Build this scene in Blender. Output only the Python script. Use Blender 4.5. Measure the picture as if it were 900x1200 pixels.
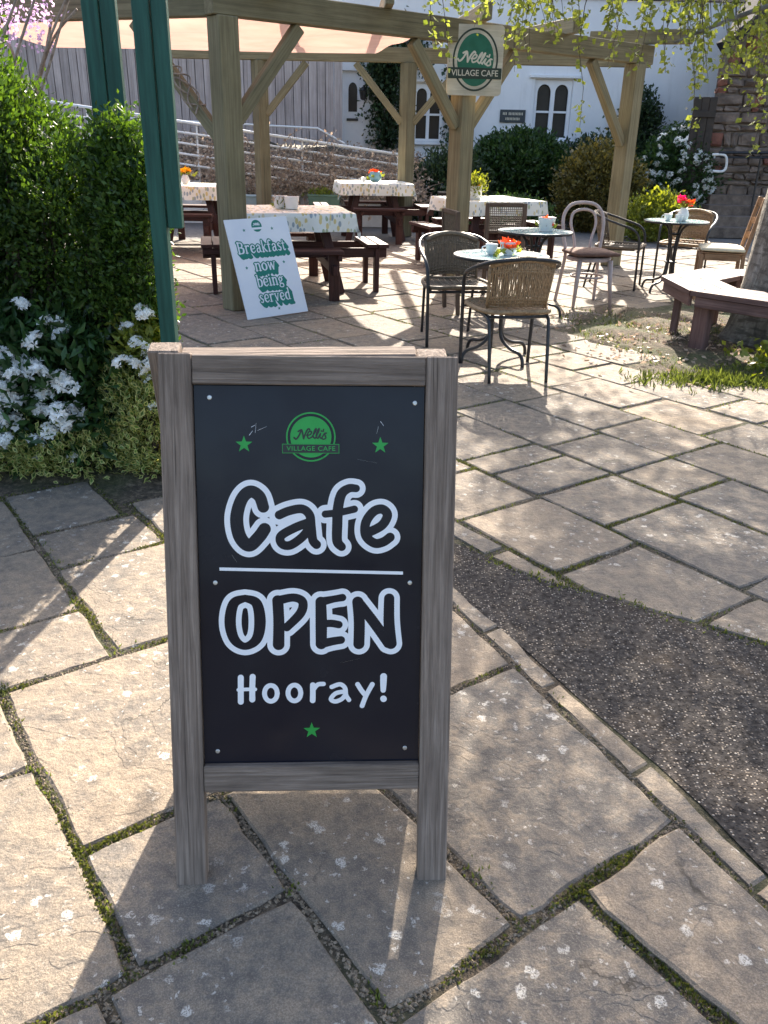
import bpy, bmesh, math, random
import numpy as np
from math import sin, cos, pi, radians, tan, atan2, sqrt
from mathutils import Vector, Matrix, Quaternion

for o in list(bpy.data.objects): bpy.data.objects.remove(o)
S = bpy.context.scene
COL = S.collection
random.seed(7); RNG = np.random.default_rng(11)

# ------------------------------------------------------------------ camera, sky, sun, exposure
cd = bpy.data.cameras.new('camera'); cam = bpy.data.objects.new('camera', cd); COL.objects.link(cam)
TH, RO = radians(24.0), radians(1.3)
_F = Vector((0, cos(TH), -sin(TH))); _R = Vector((1, 0, 0)); _U = Vector((0, sin(TH), cos(TH)))
_R2 = _R*cos(RO) + _U*sin(RO); _U2 = -_R*sin(RO) + _U*cos(RO)
cam.matrix_world = Matrix(((_R2.x, _U2.x, -_F.x, 0), (_R2.y, _U2.y, -_F.y, 0), (_R2.z, _U2.z, -_F.z, 1.4), (0, 0, 0, 1)))
cd.sensor_fit = 'VERTICAL'; cd.sensor_height = 24; cd.lens = 19.5; cd.clip_start = .05; cd.clip_end = 2000
S.camera = cam
SUN_AZ, SUN_EL = radians(8), radians(35)
w = bpy.data.worlds.new('World'); S.world = w; w.use_nodes = True
nt = w.node_tree; nt.nodes.clear()
sky = nt.nodes.new('ShaderNodeTexSky'); sky.sky_type = 'NISHITA'; sky.sun_disc = False
sky.sun_elevation = SUN_EL; sky.sun_rotation = SUN_AZ; sky.air_density = 1.0; sky.dust_density = 4.0; sky.ozone_density = 1.0
bg = nt.nodes.new('ShaderNodeBackground'); bg.inputs['Strength'].default_value = .135
wo = nt.nodes.new('ShaderNodeOutputWorld'); nt.links.new(sky.outputs[0], bg.inputs[0]); nt.links.new(bg.outputs[0], wo.inputs[0])
sd = bpy.data.lights.new('sun', 'SUN'); sun = bpy.data.objects.new('sun', sd); COL.objects.link(sun)
sd.energy = 5.0; sd.angle = radians(.53); sd.color = (1.0, .9, .77)
TOSUN = Vector((sin(SUN_AZ)*cos(SUN_EL), cos(SUN_AZ)*cos(SUN_EL), sin(SUN_EL)))
sun.rotation_euler = TOSUN.to_track_quat('Z', 'Y').to_euler(); sun.location = TOSUN*40
S.view_settings.view_transform = 'Standard'; S.view_settings.look = 'None'
S.view_settings.gamma = 1; S.view_settings.use_curve_mapping = False; S.view_settings.exposure = 1.72
try:
    S.cycles.max_bounces = 5; S.cycles.diffuse_bounces = 3; S.cycles.glossy_bounces = 2; S.cycles.transmission_bounces = 3; S.cycles.transparent_max_bounces = 4
except Exception: pass

# ------------------------------------------------------------------ materials
MATS = {}
def _new(name):
    m = bpy.data.materials.new(name); m.use_nodes = True; n = m.node_tree; n.nodes.clear(); MATS[name] = m
    out = n.nodes.new('ShaderNodeOutputMaterial'); b = n.nodes.new('ShaderNodeBsdfPrincipled'); n.links.new(b.outputs[0], out.inputs[0])
    return m, n, b, out
def N(n, t, **kw):
    x = n.nodes.new(t)
    for k, v in kw.items():
        if k in x.inputs: x.inputs[k].default_value = v
        else: setattr(x, k, v)
    return x
def ramp(n, src, stops, interp='LINEAR'):
    r = n.nodes.new('ShaderNodeValToRGB'); r.color_ramp.interpolation = interp
    e = r.color_ramp.elements
    while len(e) < len(stops): e.new(.5)
    for i, (p, c) in enumerate(stops):
        e[i].position = p; e[i].color = (*c, 1) if len(c) == 3 else c
    n.links.new(src, r.inputs[0]); return r.outputs[0]
def mixc(n, fac, a, b, mode='MIX'):
    x = n.nodes.new('ShaderNodeMix'); x.data_type = 'RGBA'; x.blend_type = mode
    for s, v in ((0, fac), (6, a), (7, b)):
        if hasattr(v, 'is_output'): n.links.new(v, x.inputs[s])
        else: x.inputs[s].default_value = v if s == 0 else (*v, 1)
    return x.outputs[2]
def mth(n, op, a, b=None, c=None):
    x = n.nodes.new('ShaderNodeMath'); x.operation = op
    for i, v in enumerate((a, b, c)):
        if v is None: continue
        if hasattr(v, 'is_output'): n.links.new(v, x.inputs[i])
        else: x.inputs[i].default_value = v
    return x.outputs[0]
def coords(n, scale=(1, 1, 1), rand=True, kind='Object'):
    tc = n.nodes.new('ShaderNodeTexCoord'); mp = n.nodes.new('ShaderNodeMapping'); mp.inputs['Scale'].default_value = scale
    src = tc.outputs[kind]
    if rand:
        oi = n.nodes.new('ShaderNodeObjectInfo'); vm = n.nodes.new('ShaderNodeVectorMath'); vm.operation = 'MULTIPLY_ADD'
        cb = n.nodes.new('ShaderNodeCombineXYZ')
        n.links.new(oi.outputs['Random'], cb.inputs[0]); n.links.new(oi.outputs['Random'], cb.inputs[1]); n.links.new(oi.outputs['Random'], cb.inputs[2])
        n.links.new(cb.outputs[0], vm.inputs[0]); vm.inputs[1].default_value = (37.1, 19.7, 11.3); n.links.new(src, vm.inputs[2]); src = vm.outputs[0]
    n.links.new(src, mp.inputs[0]); return mp.outputs[0]
def noise(n, vec, scale, detail=4, rough=.55, dist=0):
    x = N(n, 'ShaderNodeTexNoise'); x.inputs['Scale'].default_value = scale; x.inputs['Detail'].default_value = detail
    x.inputs['Roughness'].default_value = rough; x.inputs['Distortion'].default_value = dist; n.links.new(vec, x.inputs['Vector']); return x.outputs['Fac']
def voro(n, vec, scale, feature='F1', out='Distance', rnd=1.0):
    x = N(n, 'ShaderNodeTexVoronoi'); x.feature = feature; x.inputs['Scale'].default_value = scale; x.inputs['Randomness'].default_value = rnd
    n.links.new(vec, x.inputs['Vector']); return x.outputs[out]
def bump(n, b, h, strength, dist=.01):
    x = n.nodes.new('ShaderNodeBump'); x.inputs['Strength'].default_value = strength; x.inputs['Distance'].default_value = dist
    n.links.new(h, x.inputs['Height'])
    prev = b.inputs['Normal'].links
    if prev: n.links.new(prev[0].from_socket, x.inputs['Normal'])
    n.links.new(x.outputs[0], b.inputs['Normal'])
def simple(name, c1, c2=None, rough=.6, scale=8, stretch=(1, 1, 1), bmp=.2, bdist=.004, metal=0, spec=.4, rand=True, lo=.35, hi=.68, coat=0):
    m, n, b, o = _new(name)
    v = coords(n, stretch, rand); f = noise(n, v, scale, 6, .6)
    n.links.new(ramp(n, f, [(lo, c1), (hi, c2 or c1)]), b.inputs['Base Color'])
    b.inputs['Roughness'].default_value = rough; b.inputs['Metallic'].default_value = metal; b.inputs['Specular IOR Level'].default_value = spec
    b.inputs['Coat Weight'].default_value = coat
    if bmp: bump(n, b, noise(n, v, scale*4, 5, .6), bmp, bdist)
    return m
def wood(name, c1, c2, c3, gs=1.0, rough=.75, bmp=.5, ls=None, split=0):
    ls = ls or gs
    # grain runs along the piece's own X axis
    m, n, b, o = _new(name)
    v = coords(n, (1.6*ls, 26*gs, 26*gs)); g = noise(n, v, 2.2, 8, .65, .6)
    v2 = coords(n, (2.2*ls, 3*ls, 3*ls)); blot = noise(n, v2, 2.5, 5, .6)
    v3 = coords(n, (4*ls, 140*gs, 140*gs)); fine = noise(n, v3, 2, 4, .7)
    col = ramp(n, g, [(.3, c1), (.52, c2), (.72, c3)])
    col = mixc(n, mth(n, 'MULTIPLY', fine, .55), col, c1)
    if split:
        sp = ramp(n, noise(n, coords(n, (1.1*ls, 60*gs, 60*gs)), 1.3, 3, .6, .3), [(.30, (1, 1, 1)), (.38, (0, 0, 0))])
        col = mixc(n, mth(n, 'MULTIPLY', sp, split), col, tuple(q*.35 for q in c1))
    oi = n.nodes.new('ShaderNodeObjectInfo')
    hv = n.nodes.new('ShaderNodeHueSaturation'); n.links.new(col, hv.inputs['Color'])
    n.links.new(mth(n, 'ADD', mth(n, 'MULTIPLY', oi.outputs['Random'], .25), mth(n, 'MULTIPLY_ADD', blot, .9, .42)), hv.inputs['Value'])
    n.links.new(hv.outputs[0], b.inputs['Base Color'])
    b.inputs['Roughness'].default_value = rough; b.inputs['Specular IOR Level'].default_value = .25
    bump(n, b, mth(n, 'ADD', mth(n, 'MULTIPLY', g, .004), mth(n, 'MULTIPLY', fine, .0012)), bmp, 1.0)
    return m
def leafmat(name, dark, light, trans=.35, rough=.45, edge=None, spec=.4):
    m, n, b, o = _new(name)
    at = n.nodes.new('ShaderNodeAttribute'); at.attribute_name = 'rnd'
    col = ramp(n, at.outputs['Fac'], [(0, dark), (.75, light), (1, tuple(min(1, c*1.35) for c in light))])
    if edge:
        ae = n.nodes.new('ShaderNodeAttribute'); ae.attribute_name = 'edge'
        col = mixc(n, ramp(n, ae.outputs['Fac'], [(.45, (0, 0, 0)), (.7, (1, 1, 1))]), col, edge)
    n.links.new(col, b.inputs['Base Color']); b.inputs['Roughness'].default_value = rough; b.inputs['Specular IOR Level'].default_value = spec
    tr = n.nodes.new('ShaderNodeBsdfTranslucent')
    hs = n.nodes.new('ShaderNodeHueSaturation'); hs.inputs['Hue'].default_value = .485; hs.inputs['Saturation'].default_value = 1.15; hs.inputs['Value'].default_value = 1.7
    n.links.new(col, hs.inputs['Color']); n.links.new(hs.outputs[0], tr.inputs['Color'])
    mx = n.nodes.new('ShaderNodeMixShader'); mx.inputs[0].default_value = trans
    n.links.new(b.outputs[0], mx.inputs[1]); n.links.new(tr.outputs[0], mx.inputs[2]); n.links.new(mx.outputs[0], o.inputs[0])
    return m

def m_slab():
    m, n, b, o = _new('sandstone_slab')
    v = coords(n, (1, 1, 1)); oi = n.nodes.new('ShaderNodeObjectInfo')
    f1 = noise(n, v, 2.6, 4, .6, .5); f2 = noise(n, v, 19, 3, .75); f3 = noise(n, v, 330, 1, .75)
    base = ramp(n, oi.outputs['Random'], [(0, (.235, .185, .13)), (.2, (.155, .135, .115)), (.4, (.26, .20, .14)), (.6, (.185, .155, .122)), (.8, (.125, .113, .10)), (1, (.27, .205, .138))])
    c = mixc(n, mth(n, 'MULTIPLY', ramp(n, f1, [(.40, (0, 0, 0)), (.62, (1, 1, 1))]), .75), base, (.125, .112, .098))
    c = mixc(n, mth(n, 'MULTIPLY', ramp(n, f2, [(.45, (0, 0, 0)), (.62, (1, 1, 1))]), .5), c, (.335, .26, .18))
    c = mixc(n, mth(n, 'MULTIPLY', ramp(n, f2, [(.34, (1, 1, 1)), (.44, (0, 0, 0))]), .5), c, (.085, .077, .069))
    c = mixc(n, mth(n, 'MULTIPLY', ramp(n, f3, [(.40, (1, 1, 1)), (.52, (0, 0, 0))]), .5), c, (.10, .085, .07))
    c = mixc(n, mth(n, 'MULTIPLY', ramp(n, f3, [(.56, (0, 0, 0)), (.68, (1, 1, 1))]), .28), c, (.38, .325, .255))
    # pale lichen rosettes
    vd = n.nodes.new('ShaderNodeVectorMath'); vd.operation = 'MULTIPLY_ADD'
    nz = N(n, 'ShaderNodeTexNoise'); nz.inputs['Scale'].default_value = 60; nz.inputs['Detail'].default_value = 1; n.links.new(v, nz.inputs['Vector'])
    n.links.new(nz.outputs['Color'], vd.inputs[0]); vd.inputs[1].default_value = (.03, .03, .03); n.links.new(v, vd.inputs[2])
    spots = ramp(n, voro(n, vd.outputs[0], 15), [(.15, (1, 1, 1)), (.21, (0, 0, 0))])
    spots2 = ramp(n, voro(n, vd.outputs[0], 37), [(.15, (1, 1, 1)), (.22, (0, 0, 0))])
    gate = ramp(n, f1, [(.44, (0, 0, 0)), (.56, (1, 1, 1))])
    sp = mth(n, 'MULTIPLY', mth(n, 'MAXIMUM', spots, mth(n, 'MULTIPLY', spots2, .75)), gate)
    sp = mth(n, 'MULTIPLY', sp, ramp(n, f3, [(.36, (.1, .1, .1)), (.55, (1, 1, 1))]))
    c = mixc(n, mth(n, 'MULTIPLY', sp, .8), c, (.55, .52, .46))
    # hairline cracks and delaminated ridges
    vc = n.nodes.new('ShaderNodeVectorMath'); vc.operation = 'MULTIPLY_ADD'
    cbx = n.nodes.new('ShaderNodeCombineXYZ'); n.links.new(f1, cbx.inputs[0]); n.links.new(f2, cbx.inputs[1])
    n.links.new(cbx.outputs[0], vc.inputs[0]); vc.inputs[1].default_value = (.5, .12, 0); n.links.new(v, vc.inputs[2])
    ck = ramp(n, voro(n, vc.outputs[0], 2.1, 'DISTANCE_TO_EDGE'), [(.004, (1, 1, 1)), (.012, (0, 0, 0))])
    ck = mth(n, 'MULTIPLY', ck, ramp(n, f1, [(.58, (0, 0, 0)), (.64, (1, 1, 1))]))
    c = mixc(n, mth(n, 'MULTIPLY', ck, .8), c, (.045, .038, .03))
    n.links.new(c, b.inputs['Base Color']); b.inputs['Roughness'].default_value = .8; b.inputs['Specular IOR Level'].default_value = .25
    wv = f1
    tr = mth(n, 'FLOOR', mth(n, 'MULTIPLY', wv, 12))
    sm = mth(n, 'SUBTRACT', mth(n, 'MULTIPLY', wv, 12), tr)
    terr = mth(n, 'ADD', tr, ramp(n, sm, [(.0, (0, 0, 0)), (.12, (1, 1, 1))]))
    hgt = mth(n, 'ADD', mth(n, 'MULTIPLY', terr, .0012), mth(n, 'ADD', mth(n, 'MULTIPLY', f2, .0075), mth(n, 'MULTIPLY', f3, .0012)))
    bump(n, b, hgt, 1.0, 1.0)
    return m
def m_asphalt():
    m, n, b, o = _new('tarmac')
    v = coords(n, (1, 1, 1), False)
    d = voro(n, v, 120); cc = voro(n, v, 120, out='Color')
    sep = n.nodes.new('ShaderNodeSeparateColor'); n.links.new(cc, sep.inputs[0])
    chip = mth(n, 'MULTIPLY', ramp(n, d, [(.28, (1, 1, 1)), (.42, (0, 0, 0))]), ramp(n, sep.outputs[0], [(.5, (0, 0, 0)), (.7, (1, 1, 1))]))
    big = noise(n, v, 3.0, 4)
    base = ramp(n, noise(n, v, 60, 4), [(.35, (.021, .019, .018)), (.65, (.07, .063, .058))])
    base = mixc(n, ramp(n, big, [(.52, (0, 0, 0)), (.72, (.4, .4, .4))]), base, (.10, .075, .052))
    stone = ramp(n, sep.outputs[1], [(0, (.30, .26, .22)), (.5, (.17, .14, .11)), (1, (.42, .38, .33))])
    n.links.new(mixc(n, chip, base, stone), b.inputs['Base Color']); b.inputs['Roughness'].default_value = .95; b.inputs['Specular IOR Level'].default_value = .08
    bump(n, b, ramp(n, d, [(.0, (1, 1, 1)), (.5, (0, 0, 0))]), .6, .006)
    return m
def m_soil(name='soil', grass=.5):
    m, n, b, o = _new(name)
    v = coords(n, (1, 1, 1), False)
    f = noise(n, v, 28, 6, .8); g = noise(n, v, 1.8, 5, .6)
    c = ramp(n, f, [(.36, (.025, .019, .012)), (.5, (.085, .064, .042)), (.66, (.24, .185, .125))])
    c = mixc(n, mth(n, 'MULTIPLY', ramp(n, g, [(.45, (0, 0, 0)), (.62, (1, 1, 1))]), grass), c, (.05, .075, .018))
    n.links.new(c, b.inputs['Base Color']); b.inputs['Roughness'].default_value = .95
    bump(n, b, noise(n, v, 90, 4, .75), .9, .02)
    return m
def m_panel():
    m, n, b, o = _new('black_gloss_panel')
    v = coords(n, (1, 1, 1), False)
    n.links.new(ramp(n, noise(n, v, 3, 3), [(.3, (.010, .010, .017)), (.7, (.016, .016, .022))]), b.inputs['Base Color'])
    n.links.new(ramp(n, noise(n, v, 5, 5), [(.35, (.08, .08, .08)), (.68, (.34, .34, .34))]), b.inputs['Roughness'])
    b.inputs['Specular IOR Level'].default_value = .2
    # faint scratches
    v2 = coords(n, (30, 3, 3), False); bump(n, b, noise(n, v2, 6, 3), .02, .001)
    return m
def m_cloth():
    m, n, b, o = _new('printed_cloth')
    v = coords(n, (1, 1, 1), True)
    cc = voro(n, v, 13, out='Color'); sep = n.nodes.new('ShaderNodeSeparateColor'); n.links.new(cc, sep.inputs[0])
    vs = coords(n, (30, 11, 16), True); leaf = voro(n, vs, 1.0); lc = voro(n, vs, 1.0, out='Color')
    sl = n.nodes.new('ShaderNodeSeparateColor'); n.links.new(lc, sl.inputs[0])
    ink = mth(n, 'MULTIPLY', ramp(n, leaf, [(.42, (1, 1, 1)), (.48, (0, 0, 0))]), ramp(n, sl.outputs[1], [(.2, (0, 0, 0)), (.25, (1, 1, 1))]))
    hue = ramp(n, sl.outputs[0], [(0, (.20, .27, .33)), (.33, (.28, .33, .16)), (.6, (.62, .47, .12)), (1, (.16, .22, .14))], 'CONSTANT')
    n.links.new(mixc(n, mth(n, 'MULTIPLY', ink, .8), (.78, .77, .70), hue), b.inputs['Base Color'])
    b.inputs['Roughness'].default_value = .55
    return m
def m_mosaic():
    m, n, b, o = _new('mosaic_glass')
    v = coords(n, (1, 1, 1), True)
    cc = voro(n, v, 42, out='Color'); sep = n.nodes.new('ShaderNodeSeparateColor'); n.links.new(cc, sep.inputs[0])
    g = voro(n, v, 42, 'DISTANCE_TO_EDGE')
    fan = noise(n, v, 5, 2)
    t = ramp(n, mth(n, 'ADD', mth(n, 'MULTIPLY', sep.outputs[0], .45), mth(n, 'MULTIPLY', fan, .7)), [(.46, (.05, .21, .23)), (.6, (.20, .42, .43)), (.75, (.62, .68, .66))])
    n.links.new(mixc(n, ramp(n, g, [(.02, (1, 1, 1)), (.06, (0, 0, 0))]), t, (.45, .5, .5)), b.inputs['Base Color'])
    b.inputs['Roughness'].default_value = .18; b.inputs['Specular IOR Level'].default_value = .6
    return m
def m_wall():
    m, n, b, o = _new('white_render')
    v = coords(n, (1, 1, 1), False)
    c = ramp(n, noise(n, v, 1.2, 6, .6), [(.3, (.70, .71, .73)), (.7, (.82, .82, .82))])
    c = mixc(n, mth(n, 'MULTIPLY', ramp(n, noise(n, coords(n, (3, 3, .5), False), 2.2, 5), [(.55, (0, 0, 0)), (.75, (1, 1, 1))]), .35), c, (.48, .47, .45))
    n.links.new(c, b.inputs['Base Color']); b.inputs['Roughness'].default_value = .85
    bump(n, b, noise(n, v, 30, 5), .25, .01)
    return m
def m_bark():
    m, n, b, o = _new('grey_bark')
    v = coords(n, (1, 1, .35), False); v2 = coords(n, (2, 2, 9), False)
    f = noise(n, v, 14, 8, .7, .5); g = noise(n, v2, 3, 5, .6)
    c = ramp(n, f, [(.3, (.07, .06, .05)), (.5, (.22, .20, .17)), (.7, (.36, .34, .30))])
    c = mixc(n, ramp(n, g, [(.5, (0, 0, 0)), (.6, (.7, .7, .7))]), c, (.08, .072, .06))
    n.links.new(c, b.inputs['Base Color']); b.inputs['Roughness'].default_value = .95
    bump(n, b, f, 1, .04); bump(n, b, g, .5, .02)
    return m
slabM = m_slab(); tarM = m_asphalt(); soilM = m_soil(); bedM = m_soil('bed_earth', .75); panelM = m_panel(); clothM = m_cloth(); mosaicM = m_mosaic(); wallM = m_wall(); barkM = m_bark()
signwood = wood('weathered_sign_wood', (.115, .087, .068), (.265, .205, .162), (.43, .345, .28), 2.2, .85, 1.0, ls=1.2, split=.8)
pergwood = wood('pergola_timber', (.13, .11, .065), (.24, .205, .12), (.33, .285, .175), .8, .8, .4, ls=.4, split=.5)
picwood = wood('red_brown_stain', (.030, .011, .009), (.062, .024, .020), (.10, .045, .036), .8, .55, .3)
benchwood = wood('brown_bench_stain', (.085, .048, .042), (.16, .096, .086), (.24, .155, .14), .8, .6, .4)
chairwood = wood('pale_chair_wood', (.20, .11, .06), (.32, .19, .105), (.42, .27, .16), 1.2, .55, .2)
oldwood = wood('worn_chair_wood', (.07, .045, .030), (.13, .085, .058), (.20, .14, .10), 1.2, .6, .3)
fencewood = wood('silvered_fence_board', (.26, .215, .20), (.46, .395, .375), (.60, .53, .50), .6, .85, .4, ls=.3)
signboard = wood('cream_board', (.42, .37, .27), (.55, .49, .37), (.64, .58, .45), .7, .7, .2)
greenpaint = simple('green_gloss_paint', (.003, .046, .034), (.014, .092, .068), .5, 7, (.5, 7, 7), .35, .003, spec=.35)
white_vinyl = simple('white_vinyl', (.80, .80, .81), (.86, .86, .86), .4, 20, bmp=0)
green_vinyl = simple('green_vinyl', (.015, .30, .045), (.02, .36, .06), .4, 20, bmp=0)
black_vinyl = simple('black_vinyl', (.010, .012, .012), (.016, .018, .018), .35, 20, bmp=0)
teal_print = simple('teal_print', (.004, .17, .125), (.006, .20, .15), .45, 20, bmp=0)
board_white = simple('white_board', (.70, .72, .78), (.78, .79, .82), .35, 4, bmp=.03)
cream_print = simple('cream_print', (.60, .55, .42), (.68, .62, .49), .5, 20, bmp=0)
deep_green = simple('deep_green_print', (.012, .115, .06), (.02, .15, .085), .5, 14, bmp=.05)
darkline = simple('dark_print', (.02, .035, .022), (.03, .045, .03), .5, 20, bmp=0)
screwM = simple('screw_steel', (.45, .45, .44), (.6, .6, .58), .35, 40, bmp=0, metal=.9)
blacksteel = simple('black_steel', (.012, .012, .014), (.03, .03, .032), .38, 30, bmp=.05, spec=.5)
galv = simple('galvanised_rail', (.66, .66, .65), (.8, .8, .78), .5, 20, bmp=.05, metal=.05)
rattan = simple('tan_rattan', (.20, .13, .07), (.40, .27, .15), .6, 60, (1, 1, 1), .5, .002)
rattan_d = simple('dark_rattan', (.10, .075, .05), (.20, .15, .10), .6, 60, (1, 1, 1), .5, .002)
lilacpaint = simple('pale_pink_paint', (.40, .32, .30), (.50, .41, .38), .5, 14, bmp=.1)
browncush = simple('brown_cushion', (.12, .065, .05), (.17, .10, .075), .9, 40, bmp=.4)
creamcush = simple('cream_cushion', (.66, .58, .42), (.74, .66, .50), .9, 20, bmp=.3)
china = simple('white_china', (.74, .74, .73), (.8, .8, .79), .2, 10, bmp=0, spec=.5)
bluechina = simple('blue_china', (.16, .32, .38), (.25, .42, .46), .25, 10, bmp=0)
greenpot = simple('green_trough', (.09, .17, .12), (.14, .22, .16), .5, 10, bmp=.1)
bluepot = simple('grey_blue_trough', (.22, .30, .32), (.28, .36, .38), .5, 10, bmp=.1)
slate = simple('slate', (.03, .03, .035), (.06, .058, .06), .95, 6, bmp=.4, spec=.05)
stoneM = simple('rubble_stone', (.10, .075, .06), (.24, .18, .14), .9, 6, bmp=.8, bdist=.02)
mortar = simple('lime_mortar', (.16, .13, .105), (.23, .19, .155), .95, 12, bmp=.5)
redstone = simple('red_stone', (.17, .07, .05), (.25, .11, .08), .9, 8, bmp=.7, bdist=.02)
darkgate = simple('dark_brown_paint', (.025, .018, .013), (.05, .035, .025), .6, 10, bmp=.2)
whitepaint = simple('white_joinery', (.74, .75, .77), (.8, .8, .81), .5, 8, bmp=.05)
glassM = simple('window_glass', (.018, .018, .020), (.04, .036, .034), .22, 1.5, bmp=0, spec=.22)
sign_dark = simple('slate_plaque', (.035, .045, .05), (.05, .06, .065), .5, 10, bmp=.1)
concrete = simple('low_white_wall', (.55, .54, .52), (.68, .67, .65), .9, 5, bmp=.4)
kerbM = simple('kerb_stone', (.19, .165, .135), (.33, .285, .235), .9, 14, bmp=.7, bdist=.008)
courtM = simple('courtyard_gravel', (.11, .105, .10), (.18, .17, .16), .95, 14, bmp=.6, bdist=.02)
twigM = simple('twig_bark', (.045, .030, .022), (.11, .08, .06), .9, 30, bmp=.3)
deadM = simple('dead_brush', (.20, .15, .115), (.42, .33, .26), .95, 20, bmp=.3)
def m_sail():
    m, n, b, o = _new('salmon_shade_cloth')
    v = coords(n, (1, 1, 1), False)
    c = ramp(n, noise(n, v, 3, 4), [(.3, (.56, .34, .27)), (.7, (.66, .42, .34))])
    n.links.new(c, b.inputs['Base Color']); b.inputs['Roughness'].default_value = .9
    t = n.nodes.new('ShaderNodeBsdfTranslucent'); n.links.new(c, t.inputs['Color'])
    mx = n.nodes.new('ShaderNodeMixShader'); mx.inputs[0].default_value = .45
    n.links.new(b.outputs[0], mx.inputs[1]); n.links.new(t.outputs[0], mx.inputs[2]); n.links.new(mx.outputs[0], o.inputs[0])
    return m
sailM = m_sail()
lf_hedge = leafmat('evergreen_leaf', (.020, .048, .010), (.068, .125, .022), .38)
lf_choisya = leafmat('glossy_leaf', (.014, .040, .012), (.045, .10, .028), .25, .35)
lf_varieg = leafmat('variegated_leaf', (.045, .10, .02), (.10, .19, .035), .35, .45, edge=(.52, .52, .20))
lf_birch = leafmat('spring_leaf', (.085, .115, .025), (.19, .225, .055), .5)
lf_bush = leafmat('clipped_leaf', (.016, .040, .012), (.042, .085, .022), .25)
lf_brown = leafmat('bronze_leaf', (.06, .06, .018), (.15, .13, .035), .3)
lf_yellow = leafmat('lime_leaf', (.10, .13, .02), (.20, .23, .04), .35)
lf_grass = leafmat('grass_blade', (.055, .075, .018), (.13, .165, .04), .4)
lf_ivy = leafmat('ivy_leaf', (.018, .035, .016), (.045, .075, .030), .2)
lf_dead = leafmat('dead_leaf', (.19, .14, .10), (.46, .37, .28), .25)
pt_white = leafmat('white_petal', (.78, .78, .75), (.88, .88, .85), .35)
pt_orange = leafmat('orange_petal', (.70, .10, .03), (.80, .20, .06), .3)
pt_yellow = leafmat('yellow_petal', (.75, .36, .02), (.85, .48, .03), .3)
pt_red = leafmat('crimson_petal', (.60, .02, .05), (.75, .06, .12), .3)
pt_lilac = leafmat('lilac_petal', (.48, .32, .50), (.62, .46, .62), .3)

# ------------------------------------------------------------------ builders
class MB:
    def __init__(s): s.v = []; s.f = []
    def add(s, vs, fs):
        k = len(s.v); s.v += [tuple(x) for x in vs]; s.f += [tuple(i+k for i in q) for q in fs]; return s
    def box(s, c, d, M=None, bev=0):
        x, y, z = d[0]/2, d[1]/2, d[2]/2
        if bev <= 0:
            vs = [(-x, -y, -z), (x, -y, -z), (x, y, -z), (-x, y, -z), (-x, -y, z), (x, -y, z), (x, y, z), (-x, y, z)]
            fs = [(0, 3, 2, 1), (4, 5, 6, 7), (0, 1, 5, 4), (1, 2, 6, 5), (2, 3, 7, 6), (3, 0, 4, 7)]
        else:
            bm = bmesh.new(); bmesh.ops.create_cube(bm, size=1)
            for q in bm.verts: q.co = Vector((q.co.x*d[0], q.co.y*d[1], q.co.z*d[2]))
            bmesh.ops.bevel(bm, geom=list(bm.edges), offset=bev, segments=1, affect='EDGES', profile=.5)
            bm.verts.index_update(); vs = [q.co.copy() for q in bm.verts]; fs = [[q.index for q in f.verts] for f in bm.faces]; bm.free()
        M = M or Matrix()
        return s.add([(M @ Vector(q)) + Vector(c) for q in vs], fs)
    def tube(s, pts, r, seg=8, cap=True):
        pts = [Vector(p) for p in pts]; n = len(pts); rs = r if isinstance(r, (list, tuple)) else [r]*n
        k = len(s.v); T0 = None; up = None
        for i, p in enumerate(pts):
            t = (pts[min(i+1, n-1)] - pts[max(i-1, 0)])
            t = t.normalized() if t.length > 1e-9 else Vector((0, 0, 1))
            if up is None:
                up = t.orthogonal().normalized()
            else:
                up = (up - t*up.dot(t)); up = up.normalized() if up.length > 1e-6 else t.orthogonal().normalized()
            b = t.cross(up)
            for j in range(seg):
                a = 2*pi*j/seg; q = p + (up*cos(a) + b*sin(a))*rs[i]; s.v.append(tuple(q))
        for i in range(n-1):
            for j in range(seg):
                a = k+i*seg+j; b_ = k+i*seg+(j+1) % seg; s.f.append((a, b_, b_+seg, a+seg))
        if cap:
            s.f.append(tuple(k+j for j in range(seg))[::-1]); s.f.append(tuple(k+(n-1)*seg+j for j in range(seg)))
        return s
    def lathe(s, prof, seg=20, c=(0, 0, 0)):
        k = len(s.v)
        for r, z in prof:
            for j in range(seg): s.v.append((c[0]+r*cos(2*pi*j/seg), c[1]+r*sin(2*pi*j/seg), c[2]+z))
        for i in range(len(prof)-1):
            for j in range(seg):
                a = k+i*seg+j; b = k+i*seg+(j+1) % seg; s.f.append((a, b, b+seg, a+seg))
        s.f.append(tuple(k+j for j in range(seg))[::-1]); s.f.append(tuple(k+(len(prof)-1)*seg+j for j in range(seg)))
        return s
    def prism(s, poly, z0, z1):
        n = len(poly)
        return s.add([(x, y, z0) for x, y in poly]+[(x, y, z1) for x, y in poly],
                     [tuple(range(n))[::-1], tuple(range(n, 2*n))]+[(i, (i+1) % n, n+(i+1) % n, n+i) for i in range(n)])
    def mesh(s, name):
        me = bpy.data.meshes.new(name); me.from_pydata(s.v, [], s.f); me.update(); return me
    def build(s, name, mat, parent=None, M=None, smooth=False):
        return link(name, s.mesh(name), mat, parent, M, smooth)
def link(name, me, mat, parent=None, M=None, smooth=False):
    if mat and not me.materials: me.materials.append(mat)
    o = bpy.data.objects.new(name, me); COL.objects.link(o)
    if smooth: me.polygons.foreach_set('use_smooth', [True]*len(me.polygons))
    if parent: o.parent = parent
    if M is not None: o.matrix_basis = M
    return o
def tag(o, label=None, cat=None, group=None, kind=None):
    if label: o['label'] = label
    if cat: o['category'] = cat
    if group: o['group'] = group
    if kind: o['kind'] = kind
    return o
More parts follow.
